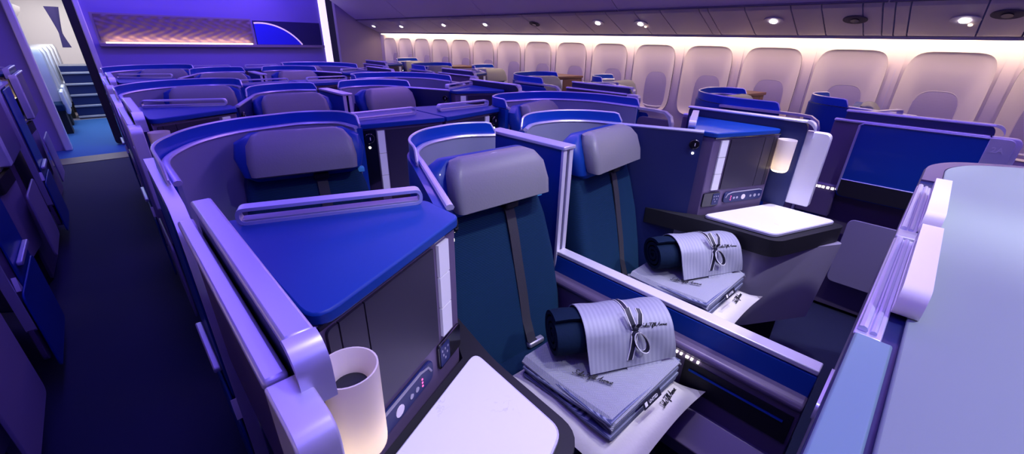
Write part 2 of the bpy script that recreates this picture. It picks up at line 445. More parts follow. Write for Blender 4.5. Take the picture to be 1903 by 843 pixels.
def face_details(t, a, b, nrm, zlo, s, door=(.04, .76), strip=(.80, .90), ctl=True, seams=(.10, .24)):
    """storage door, light strip and controls on a vertical face from a to b; nrm = outward"""
    A, u, L = face_frame(a, b); n = Vector((*nrm, 0)).normalized(); up = Vector((0, 0, 1))
    zt = Z1-.035
    bm = NB()
    W0, W1 = door[0]*L, door[1]*L
    segs = [W0]+[q*L for q in seams]+[W1]
    for i in range(len(segs)-1):
        g = .0015
        o = [(segs[i]+g, zlo+.09), (segs[i+1]-g, zlo+.09), (segs[i+1]-g, zt), (segs[i]+g, zt)]
        if i == 0: o = rc(o, [0, 0, 0, .035], 6)
        plate(bm, o, A+n*.0005, u, up, n*.0055)
    d = obj('storage_door', bm, 'darkpan', t)
    bm = NB()
    s0, s1 = strip[0]*L, strip[1]*L
    hs = (zt-zlo-.09)/3
    for k in range(3):
        plate(bm, [(s0, zlo+.09+k*hs+.0015), (s1, zlo+.09+k*hs+.0015), (s1, zlo+.09+(k+1)*hs-.0015), (s0, zlo+.09+(k+1)*hs-.0015)], A+n*.0005, u, up, n*.007)
    st = obj('light_strip', bm, 'strip', t); st['label'] = 'pale vertical strip'
    if ctl:
        bm = NB(); plate(bm, rrect(.62*L, .055, .02, 5, .36*L, zlo+.045), A+n*.0005, u, up, n*.008); c = obj('control_panel', bm, 'navy', t, bevel=.002)
        for j, (q, rr) in enumerate(((.10, .006), (.17, .008), (.24, .006), (.36, .013), (.46, .006), (.51, .006))):
            bm = NB(); plate(bm, [(rr*math.cos(x*PI/6)+q*L, rr*math.sin(x*PI/6)+zlo+.04) for x in range(12)], A+n*.008, u, up, n*.002); obj('button', bm, 'white' if j == 3 else 'silver', c)
        bm = NB()
        for k in range(3): plate(bm, rrect(.004, .004, .001, 2, .56*L, zlo+.032+k*.009), A+n*.008, u, up, n*.0015)
        obj('indicator_light', bm, 'ledr', c)
        bm = NB(); tube(bm, [A+u*(q*L)+n*.009+up*(zlo+z) for q, z in ((.08, .066), (.12, .070), (.55, .070), (.62, .062), (.645, .045))], .003, 6); obj('handset_edge', bm, 'silver', c)
        bm = NB(); plate(bm, rrect(.25*L, .07, .01, 4, .865*L, zlo+.045), A+n*.0005, u, up, n*.007); c2 = obj('outlet_panel', bm, 'black', t, bevel=.002)
        bm = NB(); plate(bm, rrect(.10*L, .056, .006, 4, .80*L, zlo+.045), A+n*.0072, u, up, n*.002); sk = obj('socket', bm, 'navy', c2)
        bm = NB()
        for du, dv in ((-.012, .012), (.0, .012), (.012, .012), (-.008, -.002), (.008, -.002), (0, -.014)):
            plate(bm, rrect(.004, .006, .001, 2, .80*L+du, zlo+.047+dv), A+n*.0091, u, up, n*.0008)
        obj('socket_slot', bm, 'silver', c2)

def spot_lens(t, P, n, r=.022):
    """round black reading light with a small lit dot under it"""
    n = Vector(n).normalized(); up = Vector((0, 0, 1)); u = up.cross(n); P = Vector(P)
    bm = NB(); plate(bm, [(r*math.cos(x*PI/12), r*math.sin(x*PI/12)) for x in range(24)], P, u, up, n*.012); c = obj('reading_spot', bm, 'black', t, bevel=.004)
    bm = NB(); plate(bm, [(.0015, -.008), (.0045, -.008), (.0045, .006), (.0015, .006)], P+n*.012, u, up, n*.001); obj('dial_mark', bm, 'white', c)
    bm = NB(); plate(bm, [(.005*math.cos(x*PI/6), .005*math.sin(x*PI/6)-.042) for x in range(12)], P, u, up, n*.004); obj('indicator_light', bm, 'led', t)

def make_console_pair(s, label, loc, tr=True):
    t = thing('storage_console', label, 'console', loc)
    A = (1.085, .965); B = (.70, .80); C = (.700, .665); D = (1.07, .50)
    top = rc(sp([A, B, C, D], s), [.02, .02, .02, .05], 5)
    body = sp([(1.08, .95), (.705, .79), (.708, .675), (1.068, .515)], s)
    bm = NB(); prism(bm, body, .02, Z1-.022); obj('console_body', bm, 'panel', t, bevel=.004)
    bm = NB(); prism(bm, top, Z1-.022, Z1); obj('console_top', bm, 'blue', t, bevel=.004)
    # thin dark line under the top's front edge
    bm = NB(); tube(bm, [(s*.704, .672, Z1-.023), (s*1.062, .513, Z1-.023)], .004, 6); obj('edge_line', bm, 'black', t)
    a = (s*1.068, .515); b = (s*.708, .675)
    nv = (-(b[1]-a[1]), b[0]-a[0]); 
    if nv[1] > 0: nv = (-nv[0], -nv[1])
    face_details(t, a, b, nv, .79, s)
    # column facing the seat with the round reading light
    n2 = (-s, -.12)
    spot_lens(t, (s*.667, .742, 1.095), (-s*.918, -.395, 0))
    # tray rail along the rear edge
    p0 = Vector((s*1.060, .925, Z1)); p1 = Vector((s*.715, .790, Z1)); u = (p1-p0); w = u.length; u.normalize()
    tray_rail(t, p0, u, w)
    return t

def make_table(s, label, loc):
    t = thing('side_table', label, 'table', loc)
    top = rc(sp([(.685, .64), (1.095, .475), (1.08, .20), (.70, .345)], s), [.03, .02, .03, .03], 6)
    bm = NB(); prism(bm, top, .765, .78); o = obj('marble_top', bm, 'marble', t, bevel=.002)
    bm = NB(); prism(bm, offset_poly(top, .004), .7655, .7755); obj('metal_edge', bm, 'trim', o)
    base = rc(sp([(.60, .90), (.655, .60), (.665, .32), (1.10, .155), (1.118, .50), (.71, .66)], s), [.02, .05, .05, .05, 0, 0], 5)
    bm = NB(); prism(bm, base, .685, .762); obj('dark_band', bm, 'blackm', t, bevel=.004)
    low = rc(sp([(.64, .90), (.69, .60), (.70, .36), (1.075, .135), (1.118, .50), (.72, .66)], s), [.02, .05, .05, .04, 0, 0], 5)
    lowb = rc(sp([(.64, .90), (.69, .60), (.70, .38), (1.06, .16), (1.10, .50), (.72, .66)], s), [.02, .05, .05, .04, 0, 0], 5)
    bm = NB(); prism(bm, lowb, .28, .688, low); obj('base_body', bm, 'base', t, bevel=.004)
    kick = sp([(.72, .85), (.76, .5), (1.0, .28), (1.06, .55), (.74, .68)], s)
    bm = NB(); prism(bm, kick, .0, .283); obj('plinth', bm, 'blackm', t)
    return t
def offset_poly(p, d):
    c = Vector((sum(q[0] for q in p)/len(p), sum(q[1] for q in p)/len(p)))
    return [tuple(Vector(q)+(Vector(q)-c).normalized()*d) for q in p]

def make_lamp(s, label, loc):
    t = thing('reading_lamp', label, 'lamp', loc)
    c = (s*1.055, .44 if s < 0 else .475)
    z0 = .965; z1 = 1.107; r = .039
    bm = NB()
    lathe(bm, [(r*.62, z0), (r*.93, z0), (r*.95, z0+.006), (r, z1-.004), (r, z1), (r*.94, z1), (r*.60, z1-.022), (r*.58, z1-.032)], 32, c)
    obj('lamp_shade', bm, 'lamp_shade', t)
    bm = NB(); lathe(bm, [(.002, z1-.034), (r*.60, z1-.034), (r*.60, z1-.0315), (.002, z1-.0315)], 24, c); obj('well', bm, 'blackm', t)
    bm = NB(); lathe(bm, [(.002, z0-.012), (r*.7, z0-.010), (r*.86, z0-.004), (r*.86, z0+.001), (.002, z0+.001)], 24, c); obj('bulb', bm, 'lampglow', t)
    bm = NB(); tube(bm, [(s*1.085, c[1], z1-.05), (s*1.110, c[1], z1-.05)], .009, 8); obj('bracket', bm, 'trim', t)
    return t

def make_aisle_pair(s, label, loc, num=None):
    """aisle side wall of a console: panel, sliding door slabs, hand rail and side shield"""
    t = thing('aisle_panel', label, 'aisle panel', loc)
    x0 = s*1.108; o = s
    def pl(name, m, y0, y1, z0, z1, xa, xb, r, bev=.003):
        w = y1-y0; rr = r if isinstance(r, (list, tuple)) else [r]*4
        out = rc([(0, z0), (w, z0), (w, z1), (0, z1)], rr, 6)
        bm = NB(); plate(bm, out, (s*xa, y0, 0), (0, 1, 0), (0, 0, 1), (s*(xb-xa), 0, 0)); return obj(name, bm, m, t, bevel=bev)
    pl('side_panel', 'panel', .43, 1.02, .78, 1.135, 1.120, 1.140, [.03, .03, .01, .0])
    pl('inner_panel', 'navy', .42, .98, .78, Z2-.006, 1.094, 1.118, [.0, 0, .02, .04], .002)
    pl('upper_rail', 'trim', .425, .985, Z2-.012, Z2, 1.086, 1.122, [0, 0, 0, .0], .005)
    # rounded front end of the upper rail
    bm = NB(); S = []
    for k in range(9):
        a = k/8*PI/2; S.append([(s*1.086, .425-.035*math.sin(a), Z2-.035*(1-math.cos(a))-.0), (s*1.122, .425-.035*math.sin(a), Z2-.035*(1-math.cos(a))), (s*1.122, .425-.035*math.sin(a)+.01*math.cos(a)+.0, Z2-.035*(1-math.cos(a))-.010), (s*1.086, .425-.035*math.sin(a)+.01*math.cos(a), Z2-.035*(1-math.cos(a))-.010)])
    S.append([(s*1.086, .39, Z1-.03), (s*1.122, .39, Z1-.03), (s*1.122, .40, Z1-.03), (s*1.086, .40, Z1-.03)])
    loft(bm, S); obj('rail_end', bm, 'trim', t)
    bm = NB(); box(bm, *sorted((s*1.122, s*1.150)), .43, 1.02, 1.135, 1.150); obj('outer_rail', bm, 'trim', t, bevel=.005)
    pl('door_slab', 'trimw', .325, .425, .80, 1.148, 1.108, 1.150, [.01, .01, .004, .03], .006)
    pl('lower_panel', 'base', .34, .80, .22, .62, 1.142, 1.152, .04)
    bm = NB(); plate(bm, rrect(.02, .06, .009, 4, 0, 0), (s*1.150, .375, 1.04), (0, 1, 0), (0, 0, 1), (s*.003, 0, 0)); obj('door_latch', bm, 'trim', t)
    return t

def make_aisle_split(s, label, loc):
    t = thing('aisle_panel', label, 'aisle panel', loc)
    def pl(name, m, y0, y1, z0, z1, xa, xb, r, bev=.003):
        w = y1-y0; rr = r if isinstance(r, (list, tuple)) else [r]*4
        out = rc([(0, z0), (w, z0), (w, z1), (0, z1)], rr, 6)
        bm = NB(); plate(bm, out, (s*xa, y0, 0), (0, 1, 0), (0, 0, 1), (s*(xb-xa), 0, 0)); return obj(name, bm, m, t, bevel=bev)
    pl('side_panel', 'blue', 1.24, 1.62, .28, 1.12, 1.145, 1.152, [.05, .05, .0, .03])
    pl('sliding_door', 'panel', 1.08, 1.30, .18, 1.10, 1.125, 1.143, .04)
    pl('lower_panel', 'blue', 1.10, 1.60, .12, .50, 1.154, 1.162, .04)
    bm = NB(); S = []
    for y, z in ((1.64, 1.150), (1.35, 1.150), (1.20, 1.150), (1.13, 1.145), (1.09, 1.12), (1.075, 1.08), (1.07, .95), (1.07, .60), (1.08, .35)):
        S.append([(s*1.122, y, z), (s*1.152, y, z), (s*1.152, y+.014 if z < 1.14 else y, z-.014), (s*1.122, y+.014 if z < 1.14 else y, z-.014)])
    loft(bm, S); obj('hand_rail', bm, 'trim', t)
    bm = NB(); plate(bm, rrect(.30, .02, .008, 4, 0, 0), (s*1.153, 1.44, .57), (0, 1, 0), (0, 0, 1), (s*.02, 0, 0)); obj('lower_rail', bm, 'trim', t, bevel=.004)
    bm = NB(); plate(bm, rc([(0, 0), (.05, 0), (.025, .06)], .006, 3), (s*1.150, 1.10, .52), (0, 1, 0), (0, 0, 1), (s*.014, 0, 0)); obj('latch', bm, 'trimw', t)
    return t

def make_console_split(s, label, loc, wall=False):
    t = thing('storage_console', label, 'console', loc)
    m1, m2 = ('brown', 'brown') if wall else ('panel', 'blue')
    top = rc(sp([(.006, 1.70), (.425, 1.765), (.425, 1.90), (.35, 2.02), (.006, 2.08)], s), [0, .02, .03, .03, 0], 4)
    bm = NB(); prism(bm, top, Z1-.022, Z1); obj('console_top', bm, m2, t, bevel=.003)
    bm = NB(); prism(bm, sp([(.010, 1.715), (.415, 1.778), (.415, 1.89), (.34, 2.0), (.010, 2.06)], s), .02, Z1-.022); obj('console_body', bm, m1, t)
    a = (s*.40, 1.776); b = (s*.010, 1.715)
    nv = (-(b[1]-a[1]), b[0]-a[0])
    if nv[1] > 0: nv = (-nv[0], -nv[1])
    A, u, L = face_frame(a, b); n = Vector((*nv, 0)).normalized(); up = Vector((0, 0, 1))
    bm = NB(); plate(bm, [(.27*L, .55), (.80*L, .55), (.80*L, Z1-.035), (.27*L, Z1-.035)], A+n*.0005, u, up, n*.005)
    plate(bm, [(.81*L, .55), (.95*L, .55), (.95*L, Z1-.035), (.81*L, Z1-.035)], A+n*.0005, u, up, n*.005)
    obj('storage_door', bm, 'brown' if wall else 'darkpan', t)
    bm = NB()
    for k in range(3):
        h = (Z1-.035-.80)/3
        plate(bm, [(.17*L, .80+k*h+.0015), (.25*L, .80+k*h+.0015), (.25*L, .80+(k+1)*h-.0015), (.17*L, .80+(k+1)*h-.0015)], A+n*.0005, u, up, n*.007)
    obj('light_strip', bm, 'strip', t)
    bm = NB(); plate(bm, [(-.01, .30), (.155*L, .30), (.155*L, Z1-.03), (-.01, Z1-.03)], A+n*.0005, u, up, n*.004); obj('dark_column', bm, 'black', t)
    spot_lens(t, A+u*(.065*L)+n*.005+up*1.085, n, .024)
    if not wall:
        tray_rail(t, (s*.07, 1.865, Z1), (s, 0, 0), .34, .036)
    return t

def make_ottoman_split(s, label, loc):
    """side shelf and marble table beside the aisle-side seat"""
    t = thing('side_table', label, 'table', loc)
    top = rc(sp([(.02, 1.69), (.40, 1.75), (.36, 1.50), (.16, 1.33), (.02, 1.33)], s), [0, .02, .05, .04, 0], 5)
    bm = NB(); prism(bm, top, .765, .78); obj('marble_top', bm, 'marble', t, bevel=.002)
    bm = NB(); prism(bm, rc(sp([(.012, 1.70), (.43, 1.77), (.39, 1.48), (.18, 1.30), (.012, 1.30)], s), [0, .02, .05, .04, 0], 5), .30, .762); obj('base_body', bm, 'base', t, bevel=.004)
    return t

def make_divider(label, loc, s0=1):
    t = thing('centre_divider', label, 'divider', loc)
    y0, y1 = .02, .93
    def ext(name, prof, m, a=y0, b=y1, par=None, bev=.003):
        bm = NB(); loft(bm, [[(x, a, z) for x, z in prof], [(x, b, z) for x, z in prof]]); return obj(name, bm, m, par or t, bevel=bev)
    ext('top_rail', [(-.024, .706), (.024, .706), (.024, .722), (-.024, .722)], 'trimw')
    ext('core', [(-.014, .05), (.014, .05), (.014, .706), (-.014, .706)], 'navy')
    for s in (-1, 1):
        ext('side_band', [(s*.014, .63), (s*.030, .63), (s*.024, .702), (s*.014, .702)], 'blue')
        ext('arm_ledge', [(s*.014, .595), (s*.066, .60), (s*.072, .612), (s*.064, .626), (s*.030, .634), (s*.014, .634)], 'panel', bev=.006)
        ext('arm_side', [(s*.014, .36), (s*.052, .36), (s*.058, .595), (s*.014, .595)], 'panel')
        k = ext('lower_shelf', [(s*.014, .30), (s*.14, .27), (s*.15, .33), (s*.062, .40), (s*.014, .40)], 'panel', .02, .60)
        sl = ext('dark_slot', [(s*.0575, .47), (s*.0605, .47), (s*.0605, .575), (s*.058, .575)], 'blackm', .03, .34)
        bm = NB(); tube(bm, [(s*.064, .05, .545), (s*.064, .32, .545)], .004, 6); obj('slot_rail', bm, 'blue', sl)
        bm = NB(); plate(bm, rrect(.09, .14, .015, 5, 0, 0), (s*.058, .42, .525), (0, 1, 0), (0, 0, 1), (s*.006, 0, 0)); obj('pocket_door', bm, 'darkpan', t, bevel=.002)
        ys = [.47, .46, .445, .43, .415, .405, .385, .37, .355, .335, .32, .30]
        bm = NB()
        for k2, y in enumerate(ys):
            w = .006 if k2 % 3 else .009
            box(bm, *sorted((s*.055, s*.0645)), y-w/2, y+w/2, .5835, .5895)
        o = obj('control_lights', bm, 'led', t)
        bm = NB(); box(bm, *sorted((s*.055, s*.0645)), .515, .528, .580, .592); obj('green_button', bm, 'ledg', t)
    return t

def make_screen(label, loc):
    t = thing('privacy_screen', label, 'divider screen', loc)
    for s in (-1, 1):
        bm = NB(); plate(bm, [(0, .10), (.42, .10), (.42, Z1-.012), (0, Z1-.012)], (s*.012, .935, 0), (0, 1, 0), (0, 0, 1), (s*.012, 0, 0)); obj('screen_panel', bm, 'blue', t, bevel=.002)
        bm = NB(); box(bm, *sorted((s*.008, s*.028)), .925, .938, .30, Z1-.01); obj('edge_post', bm, 'trimw', t, bevel=.002)
    bm = NB(); box(bm, -.034, .034, .92, 1.34, Z1-.012, Z1+.002); obj('top_cap', bm, 'trim', t, bevel=.003)
    return t

# ------------------------------------------------------------------ rows and copies
# centre block: "pair" rows (A, C, E) seats together; "split" rows (B, D, F) consoles together
P2 = 1.90
PR = {0: 'in the nearest centre pair', 1: 'in the third centre row', 2: 'in the fifth centre row'}
SR = {0: 'in the second centre row', 1: 'in the fourth centre row', 2: 'in the sixth centre row'}
side = {-1: 'left', 1: 'right'}

def rows(maker, base_label, lf, locf, ks, grp):
    first = None
    for k in ks:
        if first is None: first = maker(lf(k), locf(k)); first['group'] = grp
        else: dup(first, locf(k), lf(k), grp)

G = 'centre block furniture'
for s in (-1, 1):
    sd = side[s]
    C0 = lambda k: (CX, k*P2, 0)
    rows(lambda l, p: make_shell(s, 'pair', l, p), '', lambda k: f'curved blue privacy shell of the {sd} seat {PR[k]}', C0, (0, 1, 2), 'centre pair privacy shells')
    rows(lambda l, p: make_shell(s, 'split', l, p), '', lambda k: f'curved blue privacy shell of the {sd} seat {SR[k]}', C0, (0, 1, 2), 'centre aisle-side privacy shells')
    rows(lambda l, p: make_seat(l, p, s*.07, s), '', lambda k: f'navy airline seat with grey headrest, {sd} one {PR[k]}', lambda k: (CX+s*.33, k*P2+.89, 0), (0, 1, 2), 'centre pair seats')
    rows(lambda l, p: make_seat(l, p, s*.26, s), '', lambda k: f'navy airline seat with grey headrest, {sd} one {SR[k]}', lambda k: (CX+s*.70, k*P2+1.63, 0), (0, 1, 2), 'centre aisle-side seats')
    rows(lambda l, p: make_console_pair(s, l, p), '', lambda k: f'blue-topped storage console with tray rail beside the {sd} seat {PR[k]}', C0, (0, 1, 2), 'centre aisle-side consoles')
    rows(lambda l, p: make_table(s, l, p), '', lambda k: f'white marble side table beside the {sd} seat {PR[k]}', C0, (0, 1, 2), 'centre pair marble side tables')
    rows(lambda l, p: make_lamp(s, l, p), '', lambda k: f'silver cylinder lamp on the aisle wall by the {sd} seat {PR[k]}', C0, (0, 1, 2), 'cylinder reading lamps')
    rows(lambda l, p: make_aisle_pair(s, l, p), '', lambda k: f'mauve aisle wall with metal rail, {sd} side {PR[k]}', C0, (0, 1, 2), 'centre console aisle walls')
    rows(lambda l, p: make_aisle_split(s, l, p), '', lambda k: f'blue aisle door panel with metal hand rail, {sd} side {SR[k]}', C0, (0, 1, 2), 'centre seat aisle doors')
    rows(lambda l, p: make_console_split(s, l, p), '', lambda k: f'{sd} one of the two joined storage consoles {SR[k]}', C0, (0, 1, 2), 'joined inner consoles')
    rows(lambda l, p: make_ottoman_split(s, l, p), '', lambda k: f'marble side table in front of the {sd} inner console {SR[k]}', C0, (0, 1), 'inner marble side tables')
rows(lambda l, p: make_divider(l, p), '', lambda k: f'low divider with metal rail between the seats {PR[k]}', lambda k: (CX, k*P2, 0), (0, 1, 2), 'low centre dividers')
rows(lambda l, p: make_screen(l, p), '', lambda k: f'tall blue sliding screen between the two shells {PR[k]}', lambda k: (CX, k*P2, 0), (0, 1, 2), 'tall centre screens')

# window suites: same furniture measured from each side wall
WR, WL = 4.02, -1.62
OR = {0: 'nearest', 1: 'third', 2: 'fifth', 3: 'seventh'}
ORS = {0: 'second', 1: 'fourth', 2: 'sixth'}
for s, X, wn in ((-1, WR, 'right'), (1, WL, 'left')):
    o0 = -.60
    W0 = lambda k: (X, o0+k*P2, 0)
    ks = (0, 1, 2, 3); kb = (0, 1, 2)
    rows(lambda l, p: make_shell(s, 'pair', l, p), '', lambda k: f'blue privacy shell round the window seat, {OR[k]} suite along the {wn} wall', W0, ks, f'{wn} window privacy shells')
    rows(lambda l, p: make_seat(l, p, -s*.08, s), '', lambda k: f'navy airline seat next to the window, {OR[k]} suite along the {wn} wall', lambda k: (X+s*.33, o0+k*P2+.89, 0), ks, f'{wn} window seats')
    rows(lambda l, p: make_console_pair(s, l, p), '', lambda k: f'aisle-side storage console of the {OR[k]} suite along the {wn} wall', W0, ks, f'{wn} wall aisle consoles')
    rows(lambda l, p: make_table(s, l, p), '', lambda k: f'marble side table of the {OR[k]} suite along the {wn} wall', W0, ks, f'{wn} wall side tables')
    rows(lambda l, p: make_lamp(s, l, p), '', lambda k: f'silver cylinder lamp of the {OR[k]} suite along the {wn} wall', W0, ks, f'{wn} wall cylinder lamps')
    rows(lambda l, p: make_aisle_pair(s, l, p), '', lambda k: f'aisle wall panel of the {OR[k]} suite along the {wn} wall', W0, ks, f'{wn} wall aisle panels')
    rows(lambda l, p: make_shell(s, 'split', l, p), '', lambda k: f'blue privacy shell round the aisle seat, {ORS[k]} suite along the {wn} wall', W0, kb, f'{wn} aisle-seat privacy shells')
    rows(lambda l, p: make_seat(l, p, s*.16, s), '', lambda k: f'navy airline seat by the aisle, {ORS[k]} suite along the {wn} wall', lambda k: (X+s*.66, o0+k*P2+1.63, 0), kb, f'{wn} aisle seats')
    rows(lambda l, p: make_console_split(s, l, p, True), '', lambda k: f'brown console under the windows, {ORS[k]} suite along the {wn} wall', W0, kb, f'{wn} wall brown window consoles')
    rows(lambda l, p: make_aisle_split(s, l, p), '', lambda k: f'aisle door panel of the {ORS[k]} suite along the {wn} wall', W0, kb, f'{wn} wall aisle doors')

# the large blue aisle screen with the seat number, near right
t = thing('suite_screen', 'large blue aisle screen marked 2A near the right edge', 'suite door', (WR-1.175, 0, 0))
bm = NB(); plate(bm, rc([(-.17, .74), (.30, .74), (.30, 1.14), (-.17, 1.14)], [.02, .03, .03, .01], 6), (0, 0, 0), (0, 1, 0), (0, 0, 1), (.012, 0, 0)); obj('door_panel', bm, 'blue', t, bevel=.002)
bm = NB(); plate(bm, rc([(-.17, .745), (.295, .745), (.295, .835), (-.17, .835)], [.02, .03, 0, 0], 5), (-.003, 0, 0), (0, 1, 0), (0, 0, 1), (.003, 0, 0)); obj('dark_base', bm, 'blackm', t)
bm = NB(); tube(bm, [(0, .30, .77), (0, .30, 1.13), (0, .285, 1.142), (0, -.17, 1.142)], .0055, 8); tube(bm, [(-.002, .297, .837), (-.002, -.17, .837)], .0035, 6); obj('metal_edge', bm, 'trim', t)
bm = NB(); plate(bm, rc([(-.255, .74), (-.17, .74), (-.17, 1.145), (-.255, 1.145)], [.03, 0, 0, .03], 6), (-.001, 0, 0), (0, 1, 0), (0, 0, 1), (.014, 0, 0)); e = obj('number_plate', bm, 'trim', t, bevel=.002)
bm = NB(); font_mesh(bm, '2A', .034, (-.0025, -.188, 1.082), (0, -1, 0), (0, 0, 1)); obj('seat_number', bm, 'trimw', e)

t = thing('marker_lights', 'row of small white lights low on the right aisle by the blue screen', 'aisle light', (2.86, 0, 0))
bm = NB(); box(bm, 0, .06, .30, .47, .60, .79); obj('light_housing', bm, 'panel', t, bevel=.008)
for k, y in enumerate((.32, .342, .364, .382, .40, .418, .436)):
    bm = NB(); box(bm, -.003, .0, y-.006, y+.006, .763-.0, .775); obj('light', bm, 'led', t)

# ------------------------------------------------------------------ bedding
def make_bedding(off, where):
    ox, oy = off
    # pillow
    t = thing('pillow', f'white pillow at the bottom of the bedding pile on the {where}', 'pillow', (CX+ox-.30, .50+oy, .437))
    bm = NB(); W, D = .235, .245; n = 22; grid = {}
    def hgt(u, v):
        e = max(0, (1-abs(u)**2.6))*max(0, (1-abs(v)**2.6)); return e**.55
    for sgn in (1, -1):
        for i in range(n+1):
            for j in range(n+1):
                u = -1+2*i/n; v = -1+2*j/n
                h = hgt(u, v)
                pinch = 1-.10*(1-abs(v)**3)*abs(u)**3; pin2 = 1-.08*(1-abs(u)**3)*abs(v)**3
                x = u*W*pinch; y = v*D*pin2
                wr = .003*math.sin(9*u+4*v)+.002*math.sin(17*v-6*u)
                zc = .045 + (.028 if False else 0) + .018*max(0, u)**4*max(0, -v)**4
                z = zc + (h*.048+wr*h if sgn > 0 else -h*.044)
                key = (i, j, sgn if h > 1e-6 else 0)
                if key not in grid: grid[key] = bm.verts.new((x, y, z))
        for i in range(n):
            for j in range(n):
                vs = []
                for a, b in ((i, j), (i+1, j), (i+1, j+1), (i, j+1)):
                    u = -1+2*a/n; v = -1+2*b/n; k = (a, b, sgn if hgt(u, v) > 1e-6 else 0); vs.append(grid[k])
                if len(set(vs)) == 4: bm.faces.new(vs)
    obj('pillow_case', bm, 'cloth', t)
    # the pillow's name, embroidered along its right-hand front edge
    def pz(x, y): return .0455+hgt(x/W, y/D)*.048+.018*max(0, x/W)**4*max(0, -y/D)**4+.002
    bm = NB(); script(bm, 'Saks Fifth Avenue', .10, lambda u, v: (.062+u*.99-v*.11, -.192+u*.11+v*.99, pz(.062+u*.99-v*.11, -.192+u*.11+v*.99)), .0011)
    xform(bm, Matrix.Translation((0, 0, .0)))
    obj('embroidery', bm, 'ink', t)
    # folded knitted blanket: stacked rounded layers
    t = thing('folded_blanket', f'folded grey herringbone blanket under the rolled quilt on the {where}', 'blanket', (CX+ox-.275, .51+oy, .52))
    t.rotation_euler = (math.radians(-2), 0, math.radians(-2))
    bm = NB()
    for k in range(5):
        z = .0+k*.0125; j = random.uniform(-.005, .005)
        S = []
        for y in [(-.165+j)+q*.335/14 for q in range(15)]:
            sag = .004*math.sin(y*14+k)+.002*math.sin(y*37+2*k)
            S.append([(u*(1+.0)+j, y, z+.006+v+sag) for u, v in rrect(.36+.012*math.sin(k*2.3+y*9), .0118, .0055, 3)])
        loft(bm, S)
    obj('folded_layers', bm, 'knitdark', t)
    bm = NB(); S = []
    for y in [-.17+q*.345/16 for q in range(17)]:
        row = []
        for q in range(25):
            x = -.185+q*.37/24; row.append((x, y, .0705+.004*math.sin(y*14+4)+.003*math.sin(x*11)-(.014 if q in (0, 24) else 0)-(.010 if y < -.168 else 0)))
        row2 = [(p[0], p[1], p[2]-.006) for p in reversed(row)]
        S.append(row+row2)
    loft(bm, S); obj('top_layer', bm, 'knit', t)
    bm = NB(); script(bm, 'Saks Fifth Avenue', .12, lambda u, v: (-.120+u*.37+v*.93, .022-u*.93+v*.37, .0765+.004*math.sin((.022-u*.93+v*.37)*14+4)), .0012)
    obj('embroidery', bm, 'ink', t)
    LO = Vector((-.060, -.190, .046)); LU = Vector((0, .45, .89)); LN = Vector((0, -.89, .45))
    bm = NB(); plate(bm, [(0, 0), (.088, 0), (.088, .024), (0, .024)], LO, (1, 0, 0), LU, LN*.0015); w = obj('woven_label', bm, 'ribbon', t)
    bm = NB(); plate(bm, [(.006, .006), (.018, .006), (.018, .018), (.006, .018)], LO+LN*.0015, (1, 0, 0), LU, LN*.001)
    font_mesh(bm, 'UNITED', .0125, LO+Vector((.026, 0, 0))+LU*.007+LN*.0022, (1, 0, 0), LU); obj('label_text', bm, 'ribbonw', w)
    # rolled quilt with a striped satin wrap tied by a ribbon
    rz = math.radians(-33)
    t = thing('rolled_quilt', f'navy quilt rolled in striped satin sheet and tied with ribbon on the {where}', 'rolled bedding', (CX+ox-.225, .545+oy, .595), rz)
    # roll axis = local x; spiral section
    R = .078
    bm = NB(); prof = []
    nseg = 60; turns = 3.3
    for k in range(nseg*3+1):
        a = k/(nseg*3)*turns*2*PI; r = .012+(R-.012)*k/(nseg*3); prof.append((r*math.cos(a), r*math.sin(a)))
    th = .013
    # spiral sheet thick
    inner = [(p[0]*(1-th/max(.02, math.hypot(*p))), p[1]*(1-th/max(.02, math.hypot(*p)))) for p in prof]
    sec = prof+inner[::-1]
    def flat(p, x): 
        y, z = p; z = z*.90+R*.90; return (x, y*1.08, max(z, .002))
    n3 = 8
    S = []
    for q in range(n3+1):
        x = -.180+q*.337/n3; k = 1.0+.13*max(0, (n3/2-q)/(n3/2))**1.5-(.10 if q in (0, n3) else 0)
        S.append([flat((p[0]*k, p[1]*k), x) for p in sec])
    loft(bm, S)
    obj('rolled_quilt_body', bm, 'quilt', t)
    # wrap: drapes over the top, from rear low edge to front edge reaching the blanket
    def wrap_sec(x, ext, lift):
        out = []
        f = max(0, (x+.10)/.28)
        RR = R+.006+lift
        a0, a1 = math.radians(168), math.radians(-12)
        for k in range(25):
            a = a0+(a1-a0)*k/24; y = -RR*1.10*math.cos(a); 
            out.append((y, RR*.92*math.sin(a)+R*.9))
        return out
    bm = NB(); S = []
    nq = 18
    for q in range(nq+1):
        f = q/nq; x = -.100+f*.285
        RR = R+.006+.0015*math.sin(x*55)
        row = []
        for k in range(27):
            a = math.radians(-14)+math.radians(168)*k/26
            row.append((x, RR*1.10*math.cos(a), RR*.93*math.sin(a)+R*.92))
        # the sheet leaves the roll and hangs forward to a hem
        hem_y = -.122+.016*f; hem_z = .004+.014*f
        y0_, z0_ = row[-1][1], row[-1][2]
        for k in range(1, 5):
            g = k/4; row.append((x+.010*g, y0_+(hem_y-y0_)*g-.006*math.sin(PI*g)*math.sin(x*40+1), z0_+(hem_z-z0_)*g))
        S.append(row)
    ringsS = []
    for row in S:
        inn = [(x, y-.004*(y/.1), z-.003) for (x, y, z) in reversed(row)]
        ringsS.append(list(row)+inn)
    loft(bm, ringsS); obj('satin_wrap', bm, 'sateen', t)
    # under flap
    bm = NB(); S = []
    for q in range(5):
        x = .03+q*.115/4
        S.append([(x, -.095, .030), (x, -.118, .0), (x, -.114, -.002), (x, -.09, .026)])
    loft(bm, S); obj('wrap_fold', bm, 'sateen', t)
